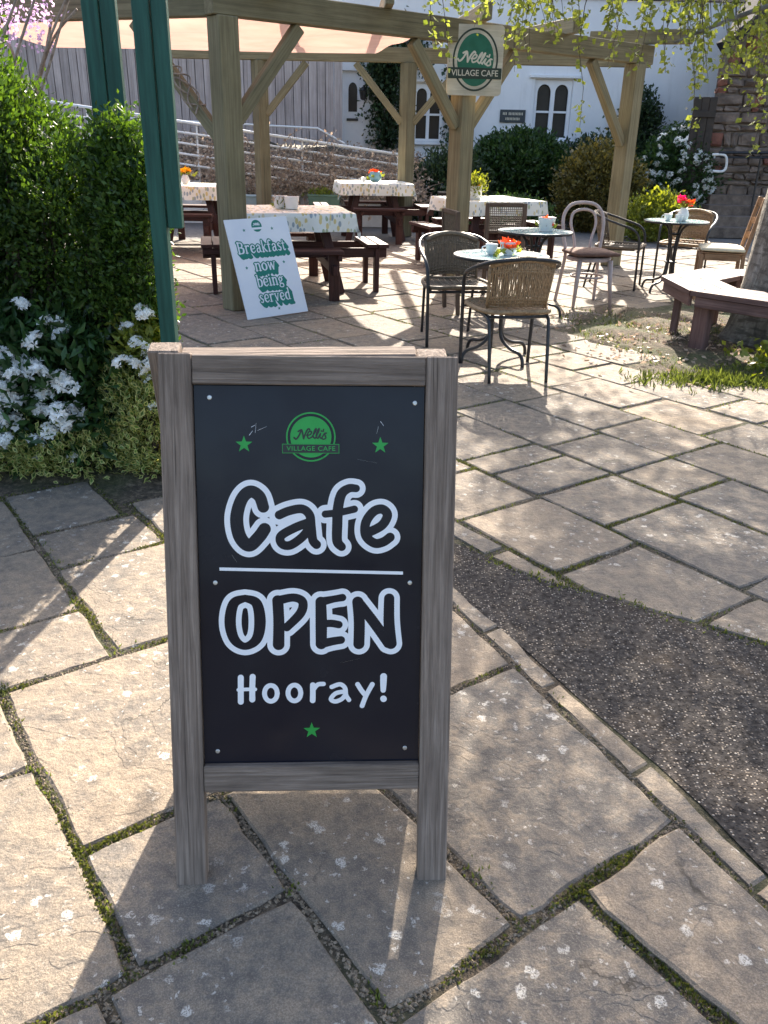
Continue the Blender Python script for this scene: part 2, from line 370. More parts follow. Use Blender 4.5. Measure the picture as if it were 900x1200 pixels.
def thing(name, label, cat, loc=(0, 0, 0), rz=0, group=None):
    o = bpy.data.objects.new(name, None); COL.objects.link(o); o.location = loc; o.rotation_euler = (0, 0, rz); o.empty_display_size = .1
    return tag(o, label, cat, group)
def copy_tree(o, parent=None):
    c = o.copy(); COL.objects.link(c); c.parent = parent
    for ch in [x for x in o.children]: copy_tree(ch, c)
    return c
def frameM(p0, p1, up=(0, 0, 1)):
    p0, p1 = Vector(p0), Vector(p1); x = (p1-p0).normalized(); u = Vector(up)
    if abs(x.dot(u)) > .98: u = Vector((0, 1, 0))
    y = u.cross(x).normalized(); z = x.cross(y); c = (p0+p1)/2
    return Matrix(((x.x, y.x, z.x, c.x), (x.y, y.y, z.y, c.y), (x.z, y.z, z.z, c.z), (0, 0, 0, 1))), (p1-p0).length
def beam(name, p0, p1, wy, wz, mat, parent=None, up=(0, 0, 1), bev=.006, wob=0):
    # a squared timber, its own X along the length
    M, L = frameM(p0, p1, up)
    m = MB().box((0, 0, 0), (L, wy, wz), bev=bev)
    return m.build(name, mat, parent, M)
def cr(pts, k=8, closed=False):
    P = [np.array(p, float) for p in pts]; n = len(P); out = []
    for i in range(n if closed else n-1):
        if closed: a, b, c, d = P[(i-1) % n], P[i], P[(i+1) % n], P[(i+2) % n]
        else: a, b, c, d = P[max(i-1, 0)], P[i], P[i+1], P[min(i+2, n-1)]
        for j in range(k):
            t = j/k
            out.append(.5*((2*b)+(-a+c)*t+(2*a-5*b+4*c-d)*t*t+(-a+3*b-3*c+d)*t**3))
    if not closed: out.append(P[-1])
    return out
def leaves(name, P, D, size, mat, parent=None, width=.5, edge=False, fold=.12, world_parent_loc=None):
    P = np.asarray(P, float); D = np.asarray(D, float); n = len(P)
    if world_parent_loc is not None: P = P - np.asarray(world_parent_loc)
    D = D/np.maximum(np.linalg.norm(D, axis=1, keepdims=True), 1e-6)
    R = RNG.normal(size=(n, 3)); Sd = np.cross(D, R); Sd /= np.maximum(np.linalg.norm(Sd, axis=1, keepdims=True), 1e-6)
    Nn = np.cross(Sd, D); sz = np.asarray(size).reshape(-1, 1)*np.ones((n, 1)); wd = width if np.ndim(width) else width
    mid = P + D*sz*.5
    Lf = mid + Sd*sz*wd*.5 + Nn*sz*fold; Rt = mid - Sd*sz*wd*.5 + Nn*sz*fold; tip = P + D*sz
    rnd = RNG.random(n)
    if not edge:
        V = np.stack([P, Lf, tip, Rt], 1).reshape(-1, 3); k = 4
        idx = np.arange(n*4).reshape(n, 4); tris = np.concatenate([idx[:, [0, 1, 2]], idx[:, [0, 2, 3]]], 1).reshape(-1, 3)
        E_ = None
    else:
        V = np.stack([P, Lf, tip, Rt, mid], 1).reshape(-1, 3); k = 5
        idx = np.arange(n*5).reshape(n, 5); tris = np.concatenate([idx[:, [0, 1, 4]], idx[:, [1, 2, 4]], idx[:, [2, 3, 4]], idx[:, [3, 0, 4]]], 1).reshape(-1, 3)
        E_ = np.tile(np.array([.8, 1., 1., 1., 0.]), n)
    me = bpy.data.meshes.new(name); me.vertices.add(len(V)); me.vertices.foreach_set('co', V.astype(np.float32).ravel())
    nf = len(tris); me.loops.add(nf*3); me.loops.foreach_set('vertex_index', tris.astype(np.int32).ravel())
    me.polygons.add(nf); me.polygons.foreach_set('loop_start', np.arange(0, nf*3, 3, dtype=np.int32))
    me.update(calc_edges=True); me.validate()
    a = me.attributes.new('rnd', 'FLOAT', 'POINT'); a.data.foreach_set('value', np.repeat(rnd, k).astype(np.float32))
    if edge:
        a = me.attributes.new('edge', 'FLOAT', 'POINT'); a.data.foreach_set('value', E_.astype(np.float32))
    return link(name, me, mat, parent)
def unit(n):
    d = RNG.normal(size=(n, 3)); return d/np.linalg.norm(d, axis=1, keepdims=True)
def blob_clumps(blobs, n, shell=.62, squash_below=True):
    # clump centres near the surface of a union of ellipsoids, with outward directions
    w_ = np.array([b[1][0]*b[1][1]+b[1][0]*b[1][2]+b[1][1]*b[1][2] for b in blobs]); w_ = w_/w_.sum()
    which = RNG.choice(len(blobs), n, p=w_); u = unit(n); r = shell+(1.05-shell)*RNG.random(n)**.6
    Cn = np.array([b[0] for b in blobs])[which]; Rd = np.array([b[1] for b in blobs])[which]
    return Cn+u*Rd*r[:, None], u/Rd*np.min(Rd, axis=1, keepdims=True)
def foliage(name, blobs, nclump, per, spread, size, mat, parent=None, width=.5, edge=False, up=.4, shell=.62, cut=None, wpl=None, zmin=.02):
    Cn, Dn = blob_clumps(blobs, nclump, shell)
    if cut is not None: k = cut(Cn); Cn, Dn = Cn[k], Dn[k]
    P = np.repeat(Cn, per, 0)+RNG.normal(size=(len(Cn)*per, 3))*spread
    D = np.repeat(Dn, per, 0)*.8+unit(len(P))*.9+np.array([0, 0, up])
    k = P[:, 2] > zmin; P, D = P[k], D[k]
    sz = size*(.65+.7*RNG.random(len(P)))
    return leaves(name, P, D, sz, mat, parent, width, edge, world_parent_loc=wpl)

# flat artwork: strokes -> signed distance -> contours -> filled mesh
def field(strokes, res, pad, k=10):
    D = []
    for s in strokes:
        for q in (cr(s, k) if len(s) > 2 else [np.array(s[0])+(np.array(s[1])-np.array(s[0]))*t for t in np.linspace(0, 1, 16)]): D.append(q)
    D = np.array(D); pad = pad+D[:, 2].max(); x0, x1 = D[:, 0].min()-pad, D[:, 0].max()+pad; y0, y1 = D[:, 1].min()-pad, D[:, 1].max()+pad
    xs = np.arange(x0, x1+res, res); ys = np.arange(y0, y1+res, res); X, Y = np.meshgrid(xs, ys); Fd = np.full(X.shape, 1e9)
    for cx, cy, r in D: np.minimum(Fd, np.hypot(X-cx, Y-cy)-r, out=Fd)
    return xs, ys, Fd
def contours(xs, ys, Fd):
    ny, nx = Fd.shape; ins = Fd < 0; segs = {}
    def pt(k):
        (i, j, h) = k
        if h: a, b = Fd[j, i], Fd[j, i+1]; t = a/(a-b); return (xs[i]+(xs[i+1]-xs[i])*t, ys[j])
        a, b = Fd[j, i], Fd[j+1, i]; t = a/(a-b); return (xs[i], ys[j]+(ys[j+1]-ys[j])*t)
    c = ins[:-1, :-1].astype(int)+2*ins[:-1, 1:]+4*ins[1:, 1:]+8*ins[1:, :-1]
    T = {1: [(3, 0)], 2: [(0, 1)], 3: [(3, 1)], 4: [(1, 2)], 5: [(3, 2), (1, 0)], 6: [(0, 2)], 7: [(3, 2)], 8: [(2, 3)], 9: [(2, 0)], 10: [(0, 3), (2, 1)], 11: [(2, 1)], 12: [(1, 3)], 13: [(1, 0)], 14: [(0, 3)]}
    for j, i in zip(*np.nonzero((c > 0) & (c < 15))):
        e = [(i, j, 1), (i+1, j, 0), (i, j+1, 1), (i, j, 0)]
        for a, b in T[int(c[j, i])]: segs[e[a]] = e[b]
    loops = []
    while segs:
        k0 = next(iter(segs)); L = []; k = k0
        while k in segs: L.append(pt(k)); k = segs.pop(k)
        if len(L) > 6: loops.append(L)
    return loops
def simplify(L, tol):
    P = np.array(L); keep = [0]; i = 0; n = len(P)
    while i < n-1:
        j = min(i+2, n-1); last = min(i+1, n-1)
        while j < n:
            if j <= i+1: last = j; break
            a, b = P[i], P[j]; d = b-a; ln = np.hypot(*d)+1e-12
            if np.max(np.abs(d[0]*(P[i+1:j, 1]-a[1])-d[1]*(P[i+1:j, 0]-a[0])))/ln > tol: break
            last = j; j += 1
        i = last; keep.append(i)
    return P[keep[:-1] if keep[-1] == n-1 else keep]
def fill(name, loops, mat, parent, M, ext=.0002):
    cu = bpy.data.curves.new(name, 'CURVE'); cu.dimensions = '2D'; cu.fill_mode = 'BOTH'; cu.extrude = ext
    for L in loops:
        sp = cu.splines.new('POLY'); sp.points.add(len(L)-1); sp.use_cyclic_u = True
        for p, q in zip(sp.points, L): p.co = (q[0], q[1], 0, 1)
    t = bpy.data.objects.new('tmp', cu); COL.objects.link(t); dg = bpy.context.evaluated_depsgraph_get()
    me = bpy.data.meshes.new_from_object(t.evaluated_get(dg)); bpy.data.objects.remove(t); bpy.data.curves.remove(cu); me.name = name
    me.materials.clear()
    return link(name, me, mat, parent, M)
def art(name, strokes, lo, hi, mat, parent, M, res, scale=.001, sweep=None):
    # region between stroke half-width+lo and +hi (lo None: solid)
    xs, ys, Fd = field(strokes, res, hi+3*res+(0 if sweep is None else max(abs(sweep[0]), abs(sweep[1]))))
    G = Fd-hi
    if sweep is not None:
        G0 = G.copy()
        for t in np.linspace(.12, 1, 9):
            dx, dy = int(round(sweep[0]*t/res)), int(round(sweep[1]*t/res)); G = np.minimum(G, np.roll(np.roll(G0, dy, 0), dx, 1))
    if lo is not None: G = np.maximum(G, lo-Fd)
    return fill(name, [simplify(L, res*.12)*scale for L in contours(xs, ys, G)], mat, parent, M)
def disc_loop(cx, cy, rx, ry=None, n=48): return [(cx+rx*cos(2*pi*i/n), cy+(ry or rx)*sin(2*pi*i/n)) for i in range(n)]
def star_loop(cx, cy, r): return [(cx+(r if i % 2 == 0 else r*.4)*sin(pi*i/5), cy+(r if i % 2 == 0 else r*.4)*cos(pi*i/5)) for i in range(10)]
def rect_loop(x0, y0, x1, y1): return [(x0, y0), (x1, y0), (x1, y1), (x0, y1)]
def text(name, body, size, mat, parent, M, offset=0, spacing=1.0, width=None):
    cu = bpy.data.curves.new(name, 'FONT'); cu.body = body; cu.size = size; cu.align_x = 'CENTER'; cu.align_y = 'CENTER'; cu.offset = offset; cu.space_character = spacing; cu.extrude = .0002
    t = bpy.data.objects.new('tmp', cu); COL.objects.link(t); dg = bpy.context.evaluated_depsgraph_get()
    me = bpy.data.meshes.new_from_object(t.evaluated_get(dg)); bpy.data.objects.remove(t); bpy.data.curves.remove(cu); me.name = name; me.materials.clear()
    if width and len(me.vertices):
        xs = [v.co.x for v in me.vertices]; k = width/(max(xs)-min(xs)); c = (max(xs)+min(xs))/2
        for v in me.vertices: v.co.x = (v.co.x-c)*k
    return link(name, me, mat, parent, M)

# ------------------------------------------------------------------ ground
SG = radians(36.0); E1 = np.array([cos(SG), sin(SG)]); E2 = np.array([-sin(SG), cos(SG)])
def st2w(s, t): return E1*s+E2*t
def w2st(p): return float(np.dot(p, E1)), float(np.dot(p, E2))
def gsheet(name, poly, z, mat, kind='structure'):
    m = MB(); m.add([(x, y, z) for x, y in poly], [tuple(range(len(poly)))]); return tag(m.build(name, mat), kind=kind)
gsheet('ground', [(-300, -300), (300, -300), (300, 300), (-300, 300)], -.034, soilM)
gsheet('courtyard', [(-9, 12.9), (14, 12.9), (14, 30), (-9, 30)], -.006, courtM)
# joint bed below the slabs: mossy earth
gsheet('joint_bed', [(-6, -2), (8, -2), (8, 14.9), (-6, 14.9)], -.0065, soilM)
# tarmac path wedge between kerb and patio
tarpoly_st = [(1.30, -1.5), (1.44, .57), (1.50, .78), (1.53, .93), (1.56, 1.16), (1.62, 1.5), (1.67, 1.88), (1.76, 2.45), (1.80, 2.50), (1.92, 2.12), (1.94, 1.92), (2.0, 1.73), (2.09, 1.56), (2.14, 1.38), (2.2, 1.22), (2.27, 1.08), (2.75, -.1), (3.3, -1.5)]
def grid_poly(poly, z, amp):
    # fan of small cells so that the path is slightly uneven
    bm = bmesh.new(); f = bm.faces.new([bm.verts.new((*st2w(*p), z)) for p in poly]); bmesh.ops.triangulate(bm, faces=[f])
    for _ in range(3): bmesh.ops.subdivide_edges(bm, edges=list(bm.edges), cuts=1, use_grid_fill=True)
    for v in bm.verts: v.co.z += amp*(sin(v.co.x*7+1)+sin(v.co.y*9+v.co.x*3))
    me = bpy.data.meshes.new('tarmac_path'); bm.to_mesh(me); bm.free(); return me
tag(link('tarmac_path', grid_poly(tarpoly_st, -.0025, .0012), tarM, smooth=True), kind='structure')
patio = bpy.data.objects.new('patio', None); COL.objects.link(patio); patio['kind'] = 'structure'
kerb = bpy.data.objects.new('kerb', None); COL.objects.link(kerb); kerb['kind'] = 'structure'

def clip(poly, a, b):
    # keep the part of poly left of a->b
    out = []; n = len(poly)
    sd = lambda p: (b[0]-a[0])*(p[1]-a[1])-(b[1]-a[1])*(p[0]-a[0])
    for i in range(n):
        p, q = poly[i], poly[(i+1) % n]; sp, sq = sd(p), sd(q)
        if sp >= 0: out.append(p)
        if sp*sq < 0:
            t = sp/(sp-sq); out.append((p[0]+(q[0]-p[0])*t, p[1]+(q[1]-p[1])*t))
    return out
def area(p): return abs(sum(p[i][0]*p[(i+1) % len(p)][1]-p[(i+1) % len(p)][0]*p[i][1] for i in range(len(p))))/2
def inpoly(p, poly):
    r = False; n = len(poly)
    for i in range(n):
        a, b = poly[i], poly[(i+1) % n]
        if (a[1] > p[1]) != (b[1] > p[1]) and p[0] < (b[0]-a[0])*(p[1]-a[1])/(b[1]-a[1])+a[0]: r = not r
    return r
def slab_mesh(poly, gap, dz, seg, rough, mb=None):
    # poly in world xy, inset by gap/2, wavy edges, chamfered rim
    P = [np.array(p) for p in poly]; c = sum(P)/len(P); pts = []
    n = len(P)
    ins = []
    for i in range(n):
        a, b, d = P[i-1], P[i], P[(i+1) % n]
        n1 = np.array([-(b-a)[1], (b-a)[0]]); n1 = n1/(np.linalg.norm(n1)+1e-9); n2 = np.array([-(d-b)[1], (d-b)[0]]); n2 = n2/(np.linalg.norm(n2)+1e-9)
        if np.dot(n1, c-b) < 0: n1 = -n1
        if np.dot(n2, c-b) < 0: n2 = -n2
        h = n1+n2; h = h/max(np.dot(h, n1), .5) if np.dot(h, n1) > .3 else h
        ins.append(b+h*gap*.5+RNG.normal(size=2)*rough*.6)
    for i in range(n):
        a, b = ins[i], ins[(i+1) % n]; L = np.linalg.norm(b-a); k = max(1, int(L/seg)); nn = np.array([-(b-a)[1], (b-a)[0]])/(L+1e-9)
        w0 = 0
        for j in range(k):
            t = j/k
            if j > 0: w0 = .55*w0+RNG.normal()*rough
            p = a+(b-a)*t+nn*w0
            if j == 0: p = p+(c-p)/(np.linalg.norm(c-p)+1e-9)*rough*1.5
            pts.append(p)
    m = mb or MB(); n = len(pts); tx, ty = RNG.normal(size=2)*.004
    def zz(p): return dz+tx*(p[0]-c[0])+ty*(p[1]-c[1])
    top = [p+(c-p)/(np.linalg.norm(c-p)+1e-9)*.007 for p in pts]
    m.add([(p[0], p[1], zz(p)) for p in top]+[(p[0], p[1], zz(p)-.005) for p in pts]+[(p[0], p[1], -.05) for p in pts],
          [tuple(range(n))]+[(i+n, (i+1) % n+n, (i+1) % n, i) for i in range(n)]+[(i+2*n, (i+1) % n+2*n, (i+1) % n+n, i+n) for i in range(n)])
    return m
KA, KB = (1.365, .53), (1.605, 1.81)      # kerb inner line (s,t)
def kline(t): return KA[0]+(KB[0]-KA[0])*(t-KA[1])/(KB[1]-KA[1])
near = [  # s0,s1,t0,t1 measured joints of the large flags by the sign
 (-.35, .26, 1.77, 2.13), (-.35, .26, 1.10, 1.77), (.26, .93, 1.44, 2.13), (.93, 1.8, 1.44, 2.13), (.26, .59, 1.10, 1.44), (.59, .915, .77, 1.44), (.915, 1.7, .77, 1.44),
 (-.35, .20, .45, 1.10), (.20, .59, .35, 1.10), (.59, 1.075, .15, .77), (1.075, 1.6, .25, .77),
 (-.4, .2, -.3, .45), (.2, .59, -.3, .35), (.59, 1.075, -.4, .15), (1.075, 1.5, -.4, .25),
 (.0, .585, 2.13, 2.45), (.15, .585, 2.45, 2.97), (.15, .585, 2.97, 3.5), (.585, 1.08, 2.13, 2.77), (.585, 1.0, 2.77, 3.09), (.585, .95, 3.09, 3.55),
 (1.945, 2.048, 1.60, 2.02), (1.94, 2.048, 2.02, 2.62), (1.08, 1.9, 2.13, 2.62), (1.0, 1.5, 2.77, 3.2), (1.08, 1.5, 2.62, 2.77), (.95, 1.5, 3.2, 3.6)]
fixed = {2.05: [1.77, 2.31], 2.51: [1.33, 1.94, 2.32, 2.62, 2.83], 3.01: [1.40, 1.98, 2.31, 2.76], 3.43: [1.55, 2.32, 2.81]}
far = []
edges = [1.5, 2.05, 2.51, 3.01, 3.43, 3.86, 4.3, 4.72, 5.2, 5.62, 6.1, 6.6, 7.15, 7.6, 8.2, 8.75, 9.3, 9.9, 10.5, 11.1, 11.8, 12.5, 13.2]
rr = random.Random(5)
for i in range(len(edges)-1):
    s0, s1 = edges[i], edges[i+1]; ts = list(fixed.get(s0, []))
    lo = ts[0] if ts else 2.2+rr.random()*.3; hi = ts[-1] if ts else lo
    if not ts: ts = [lo]
    t = hi
    while t < 14: t += rr.choice([.34, .42, .5, .62, .74, .56]); ts.append(t)
    t = lo
    while t > -9: t -= rr.choice([.34, .42, .5, .62, .74]); ts.insert(0, t)
    if s0 == 1.5: ts = [q for q in ts if q > 2.7]
    far += [(s0, s1, a, b) for a, b in zip(ts[:-1], ts[1:])]
bed_tree = [(1.60, 7.35), (2.1, 7.9), (2.6, 8.0), (3.27, 8.5), (4.6, 8.0), (4.6, 5.2), (3.3, 4.7), (2.55, 5.2), (2.0, 5.35), (1.95, 5.8), (1.85, 6.2), (1.56, 6.5)]
bed_hedge = [(-.93, 3.38), (-3.2, 3.42), (-4.5, 3.5), (-4.5, 6.6), (-1.9, 6.3), (-1.72, 5.6), (-1.3, 4.6)]
allsl = []
for k, (s0, s1, t0, t1) in enumerate(near+far):
    P = [(s0, t0), (s1, t0), (s1, t1), (s0, t1)]
    isn = k < len(near)
    if s0 < 1.9:  # by the kerb
        P = clip(P, (KA[0]-.002, KA[1]), (KB[0]-.002, KB[1]))
        if not isn: P = [(s0, t0), (s1, t0), (s1, t1), (s0, t1)]; P = clip(P, (1.80, 2.56), (1.70, 2.56)) if t0 < 2.6 else P
    else:
        P = clip(P, (1.93, 1.92), (2.285, 1.03)) if t0 < 2.3 else P
        P = clip(P, (1.95, 1.7), (2.76, -.12)) if t0 < 1.1 else P
    if len(P) < 3 or area(P) < .012: continue
    W = [tuple(st2w(*p)) for p in P]; c = np.mean(W, 0)
    if c[1] < -.6 or c[1] > 13.2 or abs(c[0]) > .52*max(c[1], 0)+1.3: continue
    if inpoly(c, bed_tree): continue
    nin = sum(inpoly(w_, bed_hedge) for w_ in W)
    if inpoly(c, bed_hedge): continue
    allsl.append((np.hypot(*c), W, isn))
allsl.sort(key=lambda q: q[0])
print('slabs', len(allsl))
rest = MB()
for i, (d, W, isn) in enumerate(allsl):
    gap = .021 if d < 2.0 else .018
    sg = .055 if d < 2.6 else (.1 if d < 5 else .2); rg = .0034 if d < 5 else .005
    dz = RNG.normal()*.0022
    if i < 300: slab_mesh(W, gap, dz, sg, rg).build('slab', slabM, patio)
    else: slab_mesh(W, gap, dz, .5, rg, rest)
if rest.v: tag(rest.build('distant_slabs', slabM, patio), kind='stuff')
kb = [-.55, -.2, .18, .56, .93, 1.30, 1.62, 1.95, 2.3]
for a, b in zip(kb[:-1], kb[1:]):
    wdt = lambda t: .060+.007*sin(t*9)
    P = [(kline(a)+.006, a), (kline(a)+.006+wdt(a), a), (kline(b)+.006+wdt(b), b), (kline(b)+.006, b)]
    slab_mesh([tuple(st2w(*p)) for p in P], .004, -.0005+RNG.normal()*.0008, .05, .003).build('kerb_stone', slabM, kerb)
# beds
def mound(name, poly, z, amp, mat):
    bm = bmesh.new(); f = bm.faces.new([bm.verts.new((*p, z)) for p in poly]); bmesh.ops.triangulate(bm, faces=[f])
    for _ in range(4): bmesh.ops.subdivide_edges(bm, edges=list(bm.edges), cuts=1, use_grid_fill=True)
    for v in bm.verts:
        if not v.is_boundary: v.co.z += amp*(abs(sin(v.co.x*5+v.co.y*2))+.6*sin(v.co.y*11+v.co.x*4)+.5*random.random())
    me = bpy.data.meshes.new(name); bm.to_mesh(me); bm.free(); return tag(link(name, me, mat, smooth=True), kind='structure')
mound('tree_bed', bed_tree, -.008, .022, bedM)
mound('hedge_bed', bed_hedge, -.006, .03, soilM)

# ------------------------------------------------------------------ A-board
YAW = radians(3.1); LEAN = radians(14.18)
ab = thing('a_board', 'large weathered timber A-board with black panel reading Cafe OPEN Hooray', 'sign', (-.132, 1.256, 0), YAW)
Mf = Matrix.Rotation(pi/2-LEAN, 4, 'X')           # local x right, y up the slope, z towards the viewer
def inplane(x0, y0, x1, y1, zc, w_, t_, name, along, mat=signwood, par=ab, M=Mf, bev=.0025):
    if along == 'y':
        Q = Matrix.Translation(((x0+x1)/2, (y0+y1)/2, zc)) @ Matrix.Rotation(pi/2, 4, 'Z'); d = (y1-y0, x1-x0, t_)
    else:
        Q = Matrix.Translation(((x0+x1)/2, (y0+y1)/2, zc)); d = (x1-x0, y1-y0, t_)
    return MB().box((0, 0, 0), d, bev=bev).build(name, mat, par, M @ Q)
inplane(-.2755, -.003, -.2155, 1.072, -.019, 0, .038, 'stile', 'y')
inplane(.2195, -.003, .2790, 1.070, -.019, 0, .038, 'stile', 'y')
inplane(-.2145, 1.015, .2185, 1.0695, -.0195, 0, .036, 'top_rail', 'x')
inplane(-.2145, .203, .2185, .259, -.0195, 0, .036, 'bottom_rail', 'x')
panel = inplane(-.2140, .260, .2180, 1.0135, -.018, 0, .008, 'panel', 'x', panelM, bev=.0006)
PM = Matrix.Translation((-.002, -.63675, .0042))   # artwork frame on the panel, sign plane coordinates
PMi = Matrix.Translation((-.002, -.63675, .0046)); PMj = Matrix.Translation((-.002, -.63675, .0052)); PMk = Matrix.Translation((-.002, -.63675, .0058))
CAFE = [[(-88.2,783.7,11.1),(-95.6,804.6,11.5),(-112.7,813.4,11.9),(-129.4,797.5,11.9),(-139.1,761.8,12.7),(-133.7,725.9,12.8),(-116.7,708.5,12.4),(-97.8,724.6,12.4),(-86.3,740.7,12.0)],[(-57.9,768.2,8.7),(-39.2,776.2,8.7),(-14.4,780.0,8.7),(0.0,768.2,8.7),(3.2,744.9,8.7),(6.0,719.4,8.8),(13.0,710.0,8.8)],[(-2.2,753.4,8.7),(-29.2,742.8,8.7),(-55.1,727.1,8.7),(-53.6,711.8,8.7),(-37.8,708.8,8.7),(-14.8,724.5,8.7),(-0.1,742.8,8.7)],[(89.1,820.0,7.5),(75.5,820.0,8.3),(61.4,809.1,9.5),(54.8,783.0,10.0),(53.1,749.2,10.0),(53.1,717.2,9.6),(61.5,705.6,8.4)],[(30.3,769.9,7.1),(58.1,773.3,7.1),(86.0,779.7,7.1)],[(114.5,734.2,9.2),(139.6,748.3,9.2),(149.8,768.3,9.2),(139.3,779.7,9.2),(122.6,774.6,9.2),(108.2,753.4,9.2),(108.3,727.8,9.2),(125.2,712.8,9.2),(142.0,715.0,9.2),(155.3,724.4,9.2)]]
OPEN = [[(-126.2,603.5,7.1),(-148.1,593.1,10.0),(-156.1,556.0,11.3),(-148.9,520.6,10.1),(-128.1,505.8,7.6),(-105.4,520.3,10.1),(-98.1,555.6,11.4),(-104.2,592.9,10.1),(-126.2,603.5,7.1)],[(-62.9,598.4,10.9),(-61.4,555.4,11.0),(-62.4,508.8,11.5)],[(-62.9,598.4,9.2),(-32.6,604.4,8.4),(-14.6,595.5,8.9),(-19.0,572.7,9.3),(-45.9,544.2,8.5)],[(20.9,595.4,10.6),(21.6,554.8,11.5),(21.4,509.5,11.1)],[(20.9,595.4,9.3),(45.4,600.9,7.2),(63.2,603.9,7.6)],[(24.1,550.4,7.6),(41.1,551.6,7.7),(56.0,548.9,7.7)],[(21.4,509.5,9.4),(43.2,514.7,8.5),(60.3,517.3,8.1)],[(93.3,595.0,11.0),(96.4,554.4,11.1),(95.8,509.0,11.1)],[(93.3,595.0,10.6),(124.2,554.2,10.7),(154.5,510.3,10.7)],[(154.9,601.7,10.2),(155.0,554.0,11.1),(159.3,509.4,11.6)]]
HOORAY = [[(-137.8,441.2,5.9),(-138.3,416.1,5.9),(-138.8,390.4,5.9)],[(-114.4,442.6,5.9),(-115.6,417.8,5.9),(-116.0,394.9,6.0)],[(-143.1,415.4,3.7),(-126.4,416.4,3.7),(-109.7,416.2,3.7)],[(-66.3,407.4,4.8),(-68.1,399.1,4.8),(-72.8,393.1,4.9),(-79.2,390.9,4.9),(-85.5,393.2,4.8),(-90.0,399.4,4.8),(-91.6,407.7,4.8),(-89.8,416.0,4.8),(-85.1,422.0,4.8),(-78.7,424.1,4.8),(-72.4,421.9,4.8),(-67.9,415.7,4.8),(-66.3,407.4,4.8)],[(-19.6,407.7,4.9),(-21.4,399.4,4.9),(-26.1,393.4,4.9),(-32.5,391.2,4.9),(-38.8,393.5,4.9),(-43.4,399.7,4.9),(-45.0,408.0,4.9),(-43.2,416.3,4.8),(-38.5,422.3,4.8),(-32.2,424.4,4.8),(-25.8,422.2,4.9),(-21.3,416.0,4.9),(-19.6,407.7,4.9)],[(4.4,424.1,5.6),(4.3,406.7,5.6),(3.9,391.6,5.6)],[(5.1,413.8,4.5),(14.1,424.8,4.5),(25.7,426.2,4.5)],[(41.8,419.7,4.5),(58.3,425.1,4.5),(68.4,417.1,4.5),(70.7,402.0,4.5),(76.4,392.0,4.5)],[(67.7,409.9,4.5),(50.1,406.2,4.5),(40.3,394.4,4.5),(48.9,389.1,4.5),(62.1,394.1,4.5),(69.6,404.0,4.5)],[(93.6,424.7,4.9),(101.5,411.6,4.9),(109.9,400.7,4.9)],[(122.9,424.4,4.9),(111.0,401.5,4.9),(102.8,379.3,4.9)],[(145.4,440.8,6.8),(145.1,427.0,6.4),(144.9,411.9,5.3)],[(145.4,394.0,6.4),(145.8,393.2,6.4)]]

art('outlined_lettering', CAFE, 0, 10.8, white_vinyl, panel, PMi, .5)
art('outlined_lettering', OPEN, 0, 10.8, white_vinyl, panel, PMi, .5)
for a_, b_ in ((0, 3), (3, 4), (4, 5), (5, 7), (7, 9), (9, 11)): art('letter', HOORAY[a_:b_], None, 0, white_vinyl, panel, PMi, .4)
for a_ in (11, 12): art('exclamation_mark' if a_ == 11 else 'exclamation_dot', HOORAY[a_:a_+1], None, 0, white_vinyl, panel, PMi, .4)
fill('underline', [[(-.1742, .6590), (.1815, .6498), (.1815, .6560), (-.1742, .6652)]], white_vinyl, panel, PMi)
for x, y, r in ((-.1224, .9035, .0165), (.1349, .9025, .0165), (.0016, .3280, .0175)): fill('star', [star_loop(x, y, r)], green_vinyl, panel, PMi)
def nellis(cx, cy, k):
    # flowing script drawn in strokes (units: k per zoom pixel)
    S_ = [[(358, 172), (368, 180), (382, 165), (397, 132)], [(380, 140), (397, 131), (403, 150), (408, 178)], [(408, 178), (420, 145), (433, 126), (440, 130)],
          [(424, 160), (443, 156), (450, 142), (438, 139), (428, 158), (434, 176), (452, 168)], [(452, 168), (470, 140), (474, 124), (464, 138), (458, 166), (468, 176)],
          [(468, 176), (486, 142), (490, 124), (480, 138), (474, 168), (484, 176)], [(484, 172), (497, 150), (493, 168), (500, 176)], [(501, 136), (503, 138)], [(513, 128), (511, 139)],
          [(502, 174), (518, 150), (528, 148)], [(518, 150), (522, 162), (524, 174), (512, 180), (504, 176)]]
    return [[(cx+(x-446)*k, cy-(y-152)*k, (3.6 if i not in (0, 1, 2) else 4.2)*k) for x, y in s] for i, s in enumerate(S_)]
LX, LY = 3.4, 919.0; LK = .36   # mm per zoom pixel
mm = lambda L: [(p[0]*.001, p[1]*.001) for p in L]
fill('logo_ring', [mm(disc_loop(LX, LY-1, 130*LK)), mm(disc_loop(LX, LY-1, 122*LK))], green_vinyl, panel, PMi)
fill('logo_disc', [mm(disc_loop(LX, LY-1, 108*LK))], green_vinyl, panel, PMi)
art('logo_script', nellis(LX, LY+5, LK), None, 0, black_vinyl, panel, PMj, .15)
bx0, bx1, by0, by1 = LX-151*LK, LX+149*LK, LY-32, LY-14
fill('logo_banner', [[(a*.001, b*.001) for a, b in rect_loop(bx0, by0, bx1, by1)]], green_vinyl, panel, PMj)
fill('logo_banner_field', [[(a*.001, b*.001) for a, b in rect_loop(bx0+1.2, by0+1.2, bx1-1.2, by1-1.2)]], black_vinyl, panel, PMk)
text('logo_text', 'VILLAGE CAFE', .0125, green_vinyl, panel, Matrix.Translation((LX*.001-.002, (by0+by1)/2*.001-.63675, .0064)), .0001, 1.1, width=.092)
for x, y in ((-.1849, .9908), (.1999, .9830), (-.1830, .6347), (.1953, .6333), (-.1869, .2858), (.1900, .2877)):
    m = MB().lathe([(.0046, 0), (.0046, .0012), (.0034, .002), (.0016, .0021), (.0014, .0006)], 14); m.build('screw', screwM, panel, Matrix.Translation((x-.002, y-.63675, .0038)))
